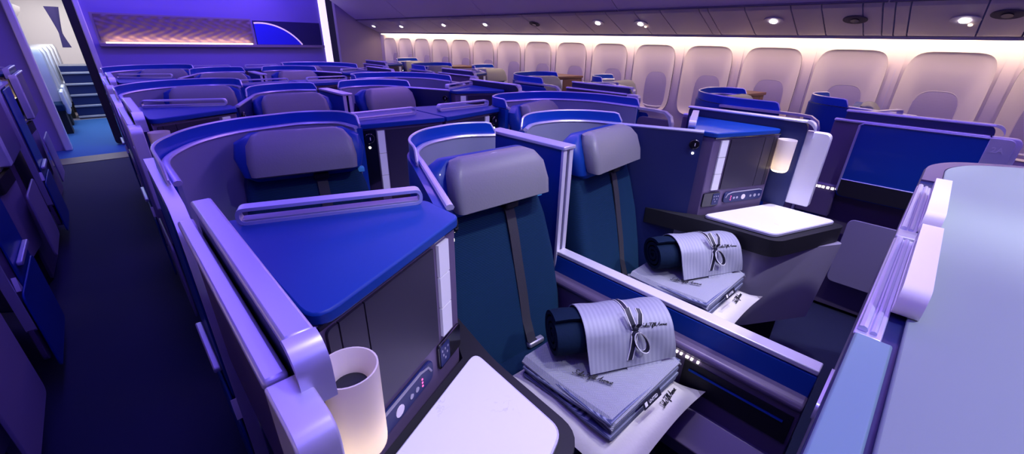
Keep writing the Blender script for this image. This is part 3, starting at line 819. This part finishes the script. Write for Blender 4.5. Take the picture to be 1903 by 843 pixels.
    # ribbon band round the roll with a tied bow
    def rib(pts, w=.008, par=None, nm='ribbon_band', wd=(1, 0, 0)):
        W_ = Vector(wd)*w
        bm = NB(); S = []
        for i, p in enumerate(pts):
            p = Vector(p); tt = Vector(pts[min(i+1, len(pts)-1)])-Vector(pts[max(i-1, 0)]); nn = tt.cross(W_); nn = nn.normalized()*.0008 if nn.length > 1e-9 else Vector((0, 0, .0008))
            S.append([p-W_+nn, p+W_+nn, p+W_-nn, p-W_-nn])
        loft(bm, S); o = obj(nm, bm, 'ribbon', par or t)
        bm = NB()
        for e in (-1, 1):
            S = []
            for i, p in enumerate(pts):
                p = Vector(p); tt = Vector(pts[min(i+1, len(pts)-1)])-Vector(pts[max(i-1, 0)]); nn = tt.cross(W_); nn = nn.normalized()*.0013 if nn.length > 1e-9 else Vector((0, 0, .0013))
                S.append([p+W_*e-nn, p+W_*e*.78-nn, p+W_*e*.78+nn, p+W_*e+nn])
            loft(bm, S)
        obj('white_edge', bm, 'ribbonw', o); return o
    bx = .055
    RR = R+.0085
    band = []
    for k in range(41):
        a = math.radians(170)-math.radians(205)*k/40
        band.append((bx, RR*1.10*math.cos(a)*1.0, max(.004, RR*.93*math.sin(a)+R*.92)))
    band = [(p[0], -p[1] if False else p[1], p[2]) for p in band]
    band = [(bx-.01*(1-i/40), -y, z) for i, (x, y, z) in enumerate(band)]
    rib(band, .0085)
    kx, ky, kz = bx-.0, -.078, .120
    K = Vector((kx, ky, kz))
    bm = NB(); S = []
    bm2 = NB(); bmesh.ops.create_uvsphere(bm2, u_segments=10, v_segments=6, radius=.012); xform(bm2, Matrix.Translation(K)@Matrix.Diagonal((1, .8, 1.1, 1))); obj('ribbon_knot', bm2, 'ribbon', t)
    bm.free()
    rib([K, K+Vector((-.012, -.006, .022)), K+Vector((-.020, .010, .045)), K+Vector((-.022, .030, .058))], .0095, None, 'ribbon_tail', (.9, .1, .3))
    rib([K, K+Vector((.010, -.006, .022)), K+Vector((.014, .010, .046)), K+Vector((.012, .026, .056))], .0095, None, 'ribbon_tail', (.9, -.1, -.2))
    rib([K, K+Vector((-.008, -.018, -.02)), K+Vector((-.012, -.026, -.05)), K+Vector((-.020, -.035, -.085))], .0095, None, 'ribbon_tail', (.95, 0, .1))
    loop = [K+Vector((.026*math.sin(a)*.8+.012*(1-math.cos(a)), -.012-.012*(1-math.cos(a)), -.030*(1-math.cos(a)))) for a in [2*PI*k/16 for k in range(17)]]
    rib(loop, .0085, None, 'ribbon_loop', (.3, -.95, .1))
    # name on the wrap
    def pw(u, v):
        a = math.radians(38)+v*9-.15*u; x = .078+u
        return (x, -(RR-.001)*1.10*math.cos(a), (RR-.001)*.93*math.sin(a)+R*.92)
    bm = NB(); script(bm, 'Saks Fifth Avenue', .085, pw, .0010); obj('embroidery', bm, 'ink', t)
make_bedding((0, 0), 'nearest left seat')
make_bedding((.73, .055), 'nearest right seat')

# ------------------------------------------------------------------ the row in front: wide grey console top at the lower right
t = thing('console_counter', 'broad grey leather-topped counter in the lower right foreground', 'counter', (0, 0, 0))
plan = rc([(.20, -.95), (2.34, -.95), (2.30, -.55), (2.20, -.23), (2.08, -.06), (1.94, -.004), (.20, -.004)], [0, .05, .1, .1, .08, .06, 0], 6)
bm = NB(); prism(bm, plan, 1.05, 1.143); obj('counter_body', bm, 'navy', t, bevel=.004)
inn = rc([(.20, -.94), (2.28, -.94), (2.25, -.55), (2.155, -.25), (2.05, -.105), (1.92, -.052), (.20, -.052)], [0, .05, .1, .1, .08, .06, 0], 6)
bm = NB(); prism(bm, inn, 1.143, 1.151); obj('leather_top', bm, 'top', t, bevel=.003)
bm = NB()
rim = rc([(2.335, -.94), (2.297, -.55), (2.197, -.232), (2.077, -.063), (1.938, -.008), (1.70, -.008)], [0, .1, .1, .08, .06, 0], 6, False)
ribbon(bm, rim, 1.143, 1.148, 0, .0425 if offset(rim, 1)[0][0] < rim[0][0] else -.0425); obj('top_frame', bm, 'panel', t)
bm = NB(); box(bm, .20, .655, -.046, -.006, 1.143, 1.149); obj('back_ledge', bm, 'ledge', t, bevel=.003)
for x0, x1 in ((.665, 1.09), (1.165, 1.60)):
    bm = NB(); box(bm, x0-.01, x1+.01, -.034, -.004, 1.143, 1.1475); g = obj('rail_trough', bm, 'trim', t, bevel=.002)
    bm = NB(); tube(bm, [(x0, -.012, 1.150), (x1, -.012, 1.150)], .006, 8); tube(bm, [(x0, -.024, 1.149), (x1, -.024, 1.149)], .004, 8); obj('rail_bead', bm, 'trim', g)
bm = NB(); box(bm, 1.102, 1.152, -.050, -.004, 1.143, 1.152); obj('joint_cap', bm, 'silver', t, bevel=.003)
for x0, w, in ((.735, .35), (1.15, .375)):
    tray_rail(t, (x0, -.048, 1.148), (1, 0, 0), w, .050, .030, 'white')
bm = NB(); plate(bm, [(.20, .62), (1.98, .62), (1.98, 1.05), (.20, 1.05)], (0, -.022, 0), (1, 0, 0), (0, 0, 1), (0, .018, 0)); obj('back_panel', bm, 'panel', t, bevel=.003)
bm = NB(); plate(bm, rrect(.12, .03, .012, 4, .70, 1.0), (0, -.004, 0), (1, 0, 0), (0, 0, 1), (0, .004, 0)); obj('panel_slot', bm, 'trim', t)
bm = NB(); prism(bm, [(.22, -.90), (2.1, -.90), (1.95, -.03), (.22, -.03)], .0, 1.05); obj('counter_base', bm, 'navy', t)

# ------------------------------------------------------------------ setting
Y0, Y1 = -1.6, 18.0
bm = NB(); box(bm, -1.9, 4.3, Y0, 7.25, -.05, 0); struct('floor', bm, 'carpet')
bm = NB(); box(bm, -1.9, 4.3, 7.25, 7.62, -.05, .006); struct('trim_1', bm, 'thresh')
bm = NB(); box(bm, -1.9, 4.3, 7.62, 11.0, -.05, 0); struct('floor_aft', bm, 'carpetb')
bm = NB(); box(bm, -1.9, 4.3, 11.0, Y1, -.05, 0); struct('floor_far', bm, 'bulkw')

# right side wall with window openings: curved profile (x, z)
WZ0, WZ1 = .86, 1.50
wy = [-1.50+.5295*k for k in range(-0, 17)]
wy = [.085+.5295*k for k in range(-3, 15)]
def wallprof(z):
    # x of the wall at height z: nearly upright, leaning inwards at the top
    return 4.12-.0*z-(.10*max(0, z-1.25)**2)*4 + .0
def sidewall(sgn, X, name, first):
    bm = NB()
    zs = [0, .30, .60, WZ0]+[WZ1]+[1.52, 1.56, 1.60]
    def pt(y, z):
        x = 4.10-.05*max(0, (z-1.30)) if z > 1.30 else 4.10
        return (X+(x-4.10)*sgn if sgn > 0 else X-(x-4.10), y, z)
    edges = [Y0]
    for y in wy: edges += [y-.235, y+.235]
    edges += [8.1]
    for i in range(len(edges)-1):
        a, b = edges[i], edges[i+1]
        if b <= a: continue
        iswin = i % 2 == 1
        for j in range(len(zs)-1):
            if iswin and zs[j] == WZ0: continue
            q = [pt(a, zs[j]), pt(b, zs[j]), pt(b, zs[j+1]), pt(a, zs[j+1])]
            bm.faces.new([bm.verts.new(p) for p in q])
        if iswin:   # fill between the rectangular hole and the rounded reveal mouth
            yc = (a+b)/2; zc = (WZ0+WZ1)/2; hw = .235; hh = (WZ1-WZ0)/2; N = 40
            out = []; inn = []
            for k in range(N):
                an = 2*PI*k/N+PI/4; c, s_ = math.cos(an), math.sin(an)
                m_ = max(abs(c), abs(s_)); out.append((c/m_*hw, s_/m_*hh))
                e = .38
                inn.append((math.copysign(abs(c)**e, c)*hw*.93, math.copysign(abs(s_)**e, s_)*hh*.97))
            vo = [bm.verts.new(pt(yc+u, zc+v)) for u, v in out]; vi = [bm.verts.new(pt(yc+u, zc+v)) for u, v in inn]
            for k in range(N): bm.faces.new((vo[k], vo[(k+1) % N], vi[(k+1) % N], vi[k]))
    # seams between wall panels, every second window
    o = struct(name, bm, 'sidewall', smooth=True)
    return o
sidewall(1, 4.10, 'wall_right', 1)
sidewall(-1, -1.72, 'wall_left', 20)
def window(n, sgn, X, y, mesh_src=None):
    """reveal funnel, inner bezel and pulled shade"""
    if mesh_src:
        r = mesh_src.copy(); COL.objects.link(r); r.location = (X, y, 0); r.name = f'window_{n}'
        for ch in mesh_src.children:
            c = ch.copy(); COL.objects.link(c); c.parent = r
        return r
    zc = (WZ0+WZ1)/2; hw = .235; hh = (WZ1-WZ0)/2; N = 40
    def ring(fx, w, h, cz, e=.38, ):
        L = []
        for k in range(N):
            an = 2*PI*k/N+PI/4; c, s_ = math.cos(an), math.sin(an)
            L.append((sgn*fx, math.copysign(abs(c)**e, c)*w, cz+math.copysign(abs(s_)**e, s_)*h))
        return L
    bm = NB()
    # mouth follows the wall; narrow oval opening set deep and low in the reveal
    secs = [ring(-.012, hw*.93, hh*.97, zc), ring(.004, hw*.90, hh*.955, zc), ring(.02, hw*.84, hh*.93, zc-.004, .42), ring(.055, .158, .26, zc-.050, .48), ring(.080, .135, .205, zc-.105, .55), ring(.092, .122, .186, zc-.128, .6)]
    loft(bm, secs, cap=False)
    r = obj(f'window_{n}', bm, 'reveal'); r['kind'] = 'structure'
    bm = NB(); P = ring(.093, .123, .187, zc-.128, .6); Q = [(sgn*.112, p[1], p[2]) for p in P]; loft(bm, [P, Q]); obj('shade', bm, 'shade', r)
    bm = NB(); tube(bm, [(sgn*.093, -.11, zc-.128-.145), (sgn*.088, -.05, zc-.128-.155), (sgn*.088, .05, zc-.128-.155), (sgn*.093, .11, zc-.128-.145)], .006, 6); obj('shade_handle', bm, 'trimw', r)
    bm = NB(); tube(bm, [(sgn*.094, p[1]*1.0, p[2]) for p in ring(0, .123, .188, zc-.128, .6)], .004, 6, closed=True); obj('bezel', bm, 'reveal', r)
    r.location = (X, y, 0)
    return r
src = None; n = 1
for y in wy:
    if y > 7.6: continue
    if src is None: src = window(n, 1, 4.10, y)
    else: window(n, 1, 4.10, y, src)
    n += 1
src = None
for y in wy:
    if y > 7.6: continue
    if src is None: src = window(n, -1, -1.72, y)
    else: window(n, -1, -1.72, y, src)
    n += 1
# seams on the wall panels
k = 2
for y in [.085+.5295*(2*i+.5)+.0 for i in range(-1, 7)]:
    bm = NB(); box(bm, 4.092, 4.099, y-.004, y+.004, .3, 1.55); o = struct(f'trim_{k}', bm, 'reveal'); k += 1

# warm cove light at the top of each side wall, real strip of light
for X, sgn, wn in ((4.06, 1, 'right'), (-1.68, -1, 'left')):
    t = thing('cove_light', f'warm light strip glowing along the top of the {wn} window wall', 'light strip', (X, 0, 0))
    bm = NB(); box(bm, -.035, .03, -1.5, 7.68, 1.545, 1.560); obj('glowing_tube', bm, 'warm2', t)
    bm = NB(); box(bm, *sorted((-sgn*.040, -sgn*.050)), -1.5, 7.68, 1.560, 1.60); obj('valance', bm, 'psu', t)

# passenger service panels (underside of the bins) and the bins, right side
PS = [(4.05, 1.575), (3.96, 1.585), (3.62, 1.735), (3.58, 1.765)]
BP = [(3.58, 1.768), (3.46, 1.84), (3.28, 1.965), (3.06, 2.10), (2.85, 2.22), (2.70, 2.36), (2.66, 2.46)]
def strip_prof(bm, prof, y0, y1, th=.012):
    a = [(x, z) for x, z in prof]; b = [(x+.006, z+th) for x, z in reversed(prof)]
    sec = a+b
    loft(bm, [[(x, y0, z) for x, z in sec], [(x, y1, z) for x, z in sec]])
cuts = [-1.5, -.62, -.40, -.16, .03, .35, .42, .48, .58, .80, .98, 1.28, 1.55, 1.62, 1.95, 2.20, 2.50, 2.85, 3.2, 3.6, 4.0, 4.5, 5.0, 5.5, 6.0, 6.6, 7.1, 7.68]
lit = {}
for sgn, wn in ((1, 'right'), (-1, 'left')):
    def mx(prof): return prof if sgn > 0 else [(2.38-x, z) for x, z in prof]
    for i in range(len(cuts)-1):
        a, b = cuts[i]+.004, cuts[i+1]-.004
        if sgn < 0 and i % 3: continue
        if sgn < 0: b = cuts[min(i+3, len(cuts)-1)]-.004
        bm = NB()
        sec = mx(PS)+[(x, z+.012) for x, z in reversed(mx(PS))]
        loft(bm, [[(x, a, z) for x, z in sec], [(x, b, z) for x, z in sec]])
        o = obj('service_panel', bm, 'psu', None, smooth=False)
        tag(o, f'mauve overhead service panel strip above the {wn} windows', 'overhead panel', f'service panels above the {wn} windows')
        bm = NB()
    bm = NB()
    for j, (a, b) in enumerate(((-1.5, .45), (.46, 2.35), (2.36, 4.2), (4.21, 6.0), (6.01, 7.68))):
        bm = NB(); strip_prof(bm, mx(BP), a, b)
        t = thing('overhead_bin', f'lilac overhead locker, {["nearest", "second nearest", "middle", "second farthest", "farthest"][j]} on the {wn} side', 'overhead locker', (0, 0, 0), 0, f'overhead lockers on the {wn} side')
        obj('locker_door', bm, 'bin', t)
        bm = NB(); lx = 3.58 if sgn > 0 else 2.38-3.58
        box(bm, lx-.012, lx+.012, a, b, 1.756, 1.770); obj('lower_lip', bm, 'seam', t, bevel=.003)
# dark lens spots and lit reading spots in the service panels
def on_psu(f):  # point on the sloping underside between its edges
    a = Vector((3.96, 0, 1.585)); b = Vector((3.62, 0, 1.735)); return a.lerp(b, f)
nrm = Vector((-(1.735-1.585), 0, -(3.96-3.62))).normalized()
upv = Vector((-(3.96-3.62), 0, (1.735-1.585))).normalized()
def disc(bm, P, r, t, rx=1., ry=1., n=20):
    plate(bm, [(r*rx*math.cos(2*PI*k/n), r*ry*math.sin(2*PI*k/n)) for k in range(n)], P, (0, 1, 0), upv, nrm*t)
for j, (y, f, lit_) in enumerate(((7.4, .6, 1), (6.5, .55, 1), (5.3, .62, 1), (4.4, .62, 1), (3.55, .6, 0), (2.68, .62, 1), (2.22, .55, 2), (1.11, .6, 1), (.62, .6, 0), (.10, .55, 2), (-.06, .7, 0), (-.5, .6, 0))):
    nm = ['far end of the wall', 'second from the far end', 'third from the far end', 'fourth from the far end', 'fifth from the far end', 'sixth from the far end', 'seventh from the far end', 'right of the middle', 'ninth from the far end', 'above the nearest window', 'above the nearest window on its right', 'nearest of all'][j]
    t = thing('reading_light', f'{"lit" if lit_ else "dark"} round reading light in the overhead panel, {nm}', 'reading light', (0, 0, 0), 0, 'overhead reading lights')
    P = on_psu(f)+Vector((0, y, 0)); P.y = y
    bm = NB(); disc(bm, P+nrm*.001, .055, .006, 1.25, .95); obj('bezel', bm, 'psu' if lit_ else 'seam', t, bevel=.002)
    bm = NB(); disc(bm, P+nrm*.007, .024, .006); obj('lens', bm, 'spot' if lit_ else 'black', t)
    if lit_ == 2:
        bm = NB(); disc(bm, P+nrm*.007-upv*.05+Vector((0, -.03, 0)), .010, .006); obj('side_lens', bm, 'warm', t)

# ceiling
bm = NB(); box(bm, -.30, 2.68, Y0, 8.2, 2.45, 2.50); struct('ceiling', bm, 'ceil')
bm = NB(); box(bm, -1.9, 4.3, 8.2, Y1, 2.25, 2.30); struct('ceiling_aft', bm, 'ceil')
bm = NB(); box(bm, -1.9, 4.3, Y0-.05, Y0, 0, 2.5); struct('wall_front', bm, 'bulk')
# violet mood light troughs
for x, nm in ((.15, 'left'), (2.23, 'right')):
    t = thing('mood_light', f'violet mood light trough along the {nm} side of the ceiling', 'ceiling light', (x, 0, 0))
    bm = NB(); box(bm, -.14, .14, -1.4, 8.0, 2.425, 2.445); obj('diffuser', bm, 'cove', t)
    if nm == 'left':
        bm = NB(); box(bm, .30, 1.78, -1.4, 8.0, 2.435, 2.447); obj('centre_diffuser', bm, 'cove2', t)
    bm = NB(); box(bm, -.17, -.145, -1.45, 8.05, 2.40, 2.449); box(bm, .145, .17, -1.45, 8.05, 2.40, 2.449); obj('trough_edge', bm, 'ceil', t)

# far bulkhead with bronze relief, light line and picture
BY = 8.2
bm = NB(); box(bm, .10, 3.16, BY, BY+.10, 0, 2.449); struct('wall_back', bm, 'bulk')
bm = NB(); box(bm, 3.17, 3.28, BY-.03, BY+.08, 0, 2.25); o = obj('bulkhead_post', bm, 'litpost', None, bevel=.01); tag(o, 'bright white post at the right end of the far bulkhead, glow added', 'light column')  # the post is no lamp; its bright look is added glow
bm = NB(); box(bm, 3.30, 4.2, BY-.35, BY-.25, 0, 2.2); struct('wall_back_right', bm, 'bulkw')
t = thing('bulkhead_edge_post', 'black edge post with lilac facing at the left end of the far bulkhead', 'post', (0, BY, 0))
bm = NB(); plate(bm, rc([(-.035, .02), (.055, .02), (.055, 2.44), (-.035, 2.44)], [.04, .03, 0, 0], 5), (0, -.03, 0), (1, 0, 0), (0, 0, 1), (0, .12, 0)); obj('black_seal', bm, 'blackm', t)
bm = NB(); box(bm, .056, .115, -.05, .09, .75, 2.44); obj('lilac_facing', bm, 'trimw', t, bevel=.01)
t = thing('relief_panel', 'bronze patterned relief panel with a warm light line along its base', 'wall panel', (0, BY, 0))
bm = NB(); nx, nz = 150, 26; g = []
for j in range(nz+1):
    row = []
    for i in range(nx+1):
        u = i/nx; v = j/nz; x = .20+u*1.83; z = 1.37+v*.33
        dy = -.012-.006*math.sin(x*42+math.sin(v*9)*1.6)*math.sin(v*22+math.sin(x*9)); row.append(bm.verts.new((x, dy, z)))
    g.append(row)
for j in range(nz):
    for i in range(nx): bm.faces.new((g[j][i], g[j][i+1], g[j+1][i+1], g[j+1][i]))
obj('relief_face', bm, 'deco', t)
bm = NB(); box(bm, .17, 2.05, -.003, -.001, 1.33, 1.72); obj('backing', bm, 'bulkw', t)
bm = NB(); box(bm, .17, 3.14, -.07, -.001, 1.305, 1.345); obj('shelf', bm, 'bulkw', t, bevel=.004)
bm = NB(); box(bm, .24, 2.0, -.055, -.035, 1.346, 1.362); obj('light_line', bm, 'warm', t)
t = thing('globe_picture', 'dark picture of a glowing blue planet arc on the far bulkhead', 'picture', (0, BY, 0))
bm = NB(); box(bm, 2.07, 3.12, -.02, -.001, 1.346, 1.70); obj('picture_board', bm, 'sky', t, bevel=.003)
cxp, czp, rp = 2.17, .93, .735
def arcp(r, a0, a1, n=24): return [(cxp+r*math.cos(a0+(a1-a0)*k/n), czp+r*math.sin(a0+(a1-a0)*k/n)) for k in range(n+1)]
a1 = math.asin((1.35-czp)/rp); a0 = math.pi/2+.12
bm = NB(); pts = arcp(rp, a1, a0)+[(2.08, 1.35)]; plate(bm, pts, (0, -.0215, 0), (1, 0, 0), (0, 0, 1), (0, -.002, 0)); obj('planet', bm, 'earth', t)
bm = NB(); pts = arcp(rp+.014, a1, a0)+arcp(rp-.008, a1, a0)[::-1]; plate(bm, pts, (0, -.024, 0), (1, 0, 0), (0, 0, 1), (0, -.002, 0)); obj('glowing_rim', bm, 'rim', t)

# left bulkhead and post
bm = NB(); box(bm, -1.72, -.56, BY, BY+.08, 0, 2.449); struct('wall_back_left', bm, 'bulk')
bm = NB(); box(bm, -.56, -.485, BY-.06, BY+.10, .0, 2.449); o = obj('bulkhead_post', bm, 'trimw', None, bevel=.012); tag(o, 'lilac corner post on the left side of the aisle', 'post')

# the cabin beyond the bulkhead
bm = NB(); box(bm, -1.9, 4.3, 15.0, 15.1, 0, 2.3); struct('wall_far', bm, 'white')
bm = NB(); box(bm, -1.95, -1.85, 8.3, 15.0, 0, 2.3); struct('wall_far_left', bm, 'white')
bm = NB(); box(bm, 2.0, 2.1, 8.35, 15.0, 0, 2.3); struct('wall_far_right', bm, 'white')
t = thing('galley_light', 'bright white ceiling light in the cabin beyond the bulkhead', 'ceiling light', (0, 0, 0))
bm = NB(); box(bm, -.9, .6, 9.2, 14.6, 2.22, 2.247); obj('diffuser', bm, 'daylight', t)
bm = NB(); prof = []
for k in range(9):
    a = k/8*PI/2; prof.append((-1.845+1.145*math.sin(a), 1.45+.45*(1-math.cos(a))))
sec = prof+[(-1.845, 1.9)]
bm = NB(); loft(bm, [[(x, 9.0, z) for x, z in sec], [(x, 13.6, z) for x, z in sec]]); o = obj('overhead_bin', bm, 'white'); tag(o, 'white overhead locker in the cabin beyond the bulkhead', 'overhead locker')
bm = NB(); S = []
for z in [1.22+.045*k for k in range(15)]:
    w = .022+.065*abs((z-1.45)/.4)**1.2
    cxx = -.215+.05*max(0, 1.4-z)
    S.append([(cxx+w*math.cos(a)*(1+.12*math.cos(5*a)), 11+.04*math.sin(a), z) for a in [2*PI*k/20 for k in range(20)]])
loft(bm, S); o = obj('tied_curtain', bm, 'curtain'); tag(o, 'dark curtain tied back in the cabin beyond the bulkhead', 'curtain')
def far_seat(label, loc):
    t = thing('cabin_seat', label, 'seat', loc, 0, 'silver seats beyond the bulkhead')
    bm = NB(); S = []
    for y, z, w, dp in ((0, .40, .44, .10), (.05, .8, .44, .10), (.10, 1.15, .42, .08), (.115, 1.22, .36, .04)):
        S.append([(u, y+v, z) for u, v in rrect(w, dp, dp*.45, 4)])
    loft(bm, S); obj('seat_back', bm, 'silver', t)
    bm = NB(); box(bm, -.22, .22, -.45, .03, .36, .46); obj('seat_cushion', bm, 'navyfab', t, bevel=.02)
    for x in (-.24, .24):
        bm = NB(); box(bm, x-.025, x+.025, -.40, .05, .30, .64); obj('armrest', bm, 'trimw', t, bevel=.02)
    bm = NB(); box(bm, -.2, .2, -.35, .0, 0, .36); obj('seat_leg', bm, 'blackm', t)
    return t
fs = far_seat('silver-backed seat nearest in the cabin beyond the bulkhead', (-.68, 9.9, 0))
for k, w in enumerate(('second', 'third', 'fourth', 'fifth')):
    dup(fs, (-.68+.02*k, 9.9+.85*(k+1), 0), f'silver-backed seat, {w} from the front in the cabin beyond', 'silver seats beyond the bulkhead')
t = thing('slatted_cart', 'grey cart with pale horizontal bands at the end of the left aisle', 'cart', (-.13, 11.1, 0))
bm = NB(); box(bm, -.28, .34, 0, .6, .0, .92); obj('cart_body', bm, 'navy', t, bevel=.01)
for k in range(5):
    bm = NB(); box(bm, -.28, .34, -.03, 0, .02+k*.19, .055+k*.19); obj('band', bm, 'silver', t, bevel=.005)

# ------------------------------------------------------------------ lights
def area(name, loc, rot, sx, sy, col, e, spread=PI):
    l = bpy.data.lights.new(name, 'AREA'); l.shape = 'RECTANGLE'; l.size = sx; l.size_y = sy; l.color = col; l.energy = e; l.spread = spread
    o = bpy.data.objects.new(name, l); COL.objects.link(o); o.location = loc; o.rotation_euler = rot; return o
VIO = (.20, .13, 1)
area('mood_wash_left', (.15, 3.2, 2.42), (0, 0, 0), .30, 9.4, VIO, 36)
area('mood_wash_right', (2.23, 3.2, 2.42), (0, 0, 0), .30, 9.4, VIO, 27)
area('bulkhead_wash', (1.6, 7.4, 2.40), (math.radians(40), 0, 0), 2.8, .2, (.13, .07, 1), 26)
area('relief_wash', (1.12, 8.14, 1.375), (math.radians(150), 0, 0), 1.7, .02, (1, .62, .4), 2.2)
area('cove_wash_right', (3.98, 3.1, 1.54), (0, math.radians(-18), 0), .05, 9.1, (1, .70, .50), 19)
area('cove_wash_left', (-1.60, 3.1, 1.54), (0, math.radians(18), 0), .05, 9.1, (1, .72, .46), 8)
area('locker_fill_right', (2.45, 3.1, 2.40), (0, math.radians(62), 0), .08, 9.2, (.66, .32, 1), 34)  # added fill without a fixture, brightens the right lockers
area('galley_wash', (-.2, 11.5, 2.2), (0, 0, 0), 1.2, 5, (1, 1, .92), 25)
area('aisle_blue_wash', (-.2, 9.6, 2.2), (0, 0, 0), .5, 2, (.2, .5, 1), 25)
def spot(name, loc, aim, col, e, size, blend=.6, r=.03):
    l = bpy.data.lights.new(name, 'SPOT'); l.color = col; l.energy = e; l.spot_size = size; l.spot_blend = blend; l.shadow_soft_size = r
    o = bpy.data.objects.new(name, l); COL.objects.link(o); o.location = loc
    o.rotation_euler = (Vector(aim)-Vector(loc)).to_track_quat('-Z', 'Y').to_euler(); return o
WH = (.86, .84, 1)
spot('seat_light_left', (1.05, .1, 2.40), (.95, .85, .6), WH, 42, math.radians(68))
spot('seat_light_right', (1.55, .1, 2.40), (1.60, .9, .6), WH, 42, math.radians(68))
spot('counter_light', (1.9, -.6, 2.40), (1.9, -.3, 1.15), WH, 90, math.radians(75))
spot('counter_light_left', (.9, -.7, 2.40), (.8, -.2, 1.15), WH, 60, math.radians(65))
spot('table_light_right', (2.1, .35, 2.40), (2.05, .40, .78), WH, 60, math.radians(50))
spot('table_light_left', (.5, .3, 2.40), (.45, .45, .78), WH, 25, math.radians(40))
def lamp_pt(name, loc, e):
    l = bpy.data.lights.new(name, 'POINT'); l.color = (1, .84, .62); l.energy = e; l.shadow_soft_size = .02
    o = bpy.data.objects.new(name, l); COL.objects.link(o); o.location = loc
lamp_pt('lamp_left_glow', (CX-1.055, .44, .992), .08)
lamp_pt('lamp_right_glow', (CX+1.055, .475, .992), .08)
w = bpy.data.worlds.new('cabin_air'); SC.world = w; w.use_nodes = True
w.node_tree.nodes['Background'].inputs[0].default_value = (.10, .07, .35, 1); w.node_tree.nodes['Background'].inputs[1].default_value = .12

# ------------------------------------------------------------------ camera
cam = bpy.data.cameras.new('camera'); co = bpy.data.objects.new('camera', cam); COL.objects.link(co)
pi_, ya, ro = [math.radians(a) for a in (24.53, 44.37, 1.33)]
F = Vector((math.sin(ya)*math.cos(pi_), math.cos(ya)*math.cos(pi_), -math.sin(pi_)))
R0 = Vector((math.cos(ya), -math.sin(ya), 0)); U0 = R0.cross(F)
R_ = R0*math.cos(ro)+U0*math.sin(ro); U_ = -R0*math.sin(ro)+U0*math.cos(ro)
mt = Matrix.Identity(4)
for i, v in enumerate((R_, U_, -F)):
    for j in range(3): mt[j][i] = v[j]
mt[2][3] = 1.5
co.matrix_world = mt
cam.sensor_width = 36; cam.lens = 36*760/1903; cam.clip_start = .02; cam.clip_end = 60
SC.camera = co
SC.view_settings.view_transform = 'Standard'; SC.view_settings.look = 'None'; SC.view_settings.gamma = 1; SC.view_settings.use_curve_mapping = False
SC.view_settings.exposure = 0
SC.cycles.max_bounces = 6
SC.cycles.use_denoising = True
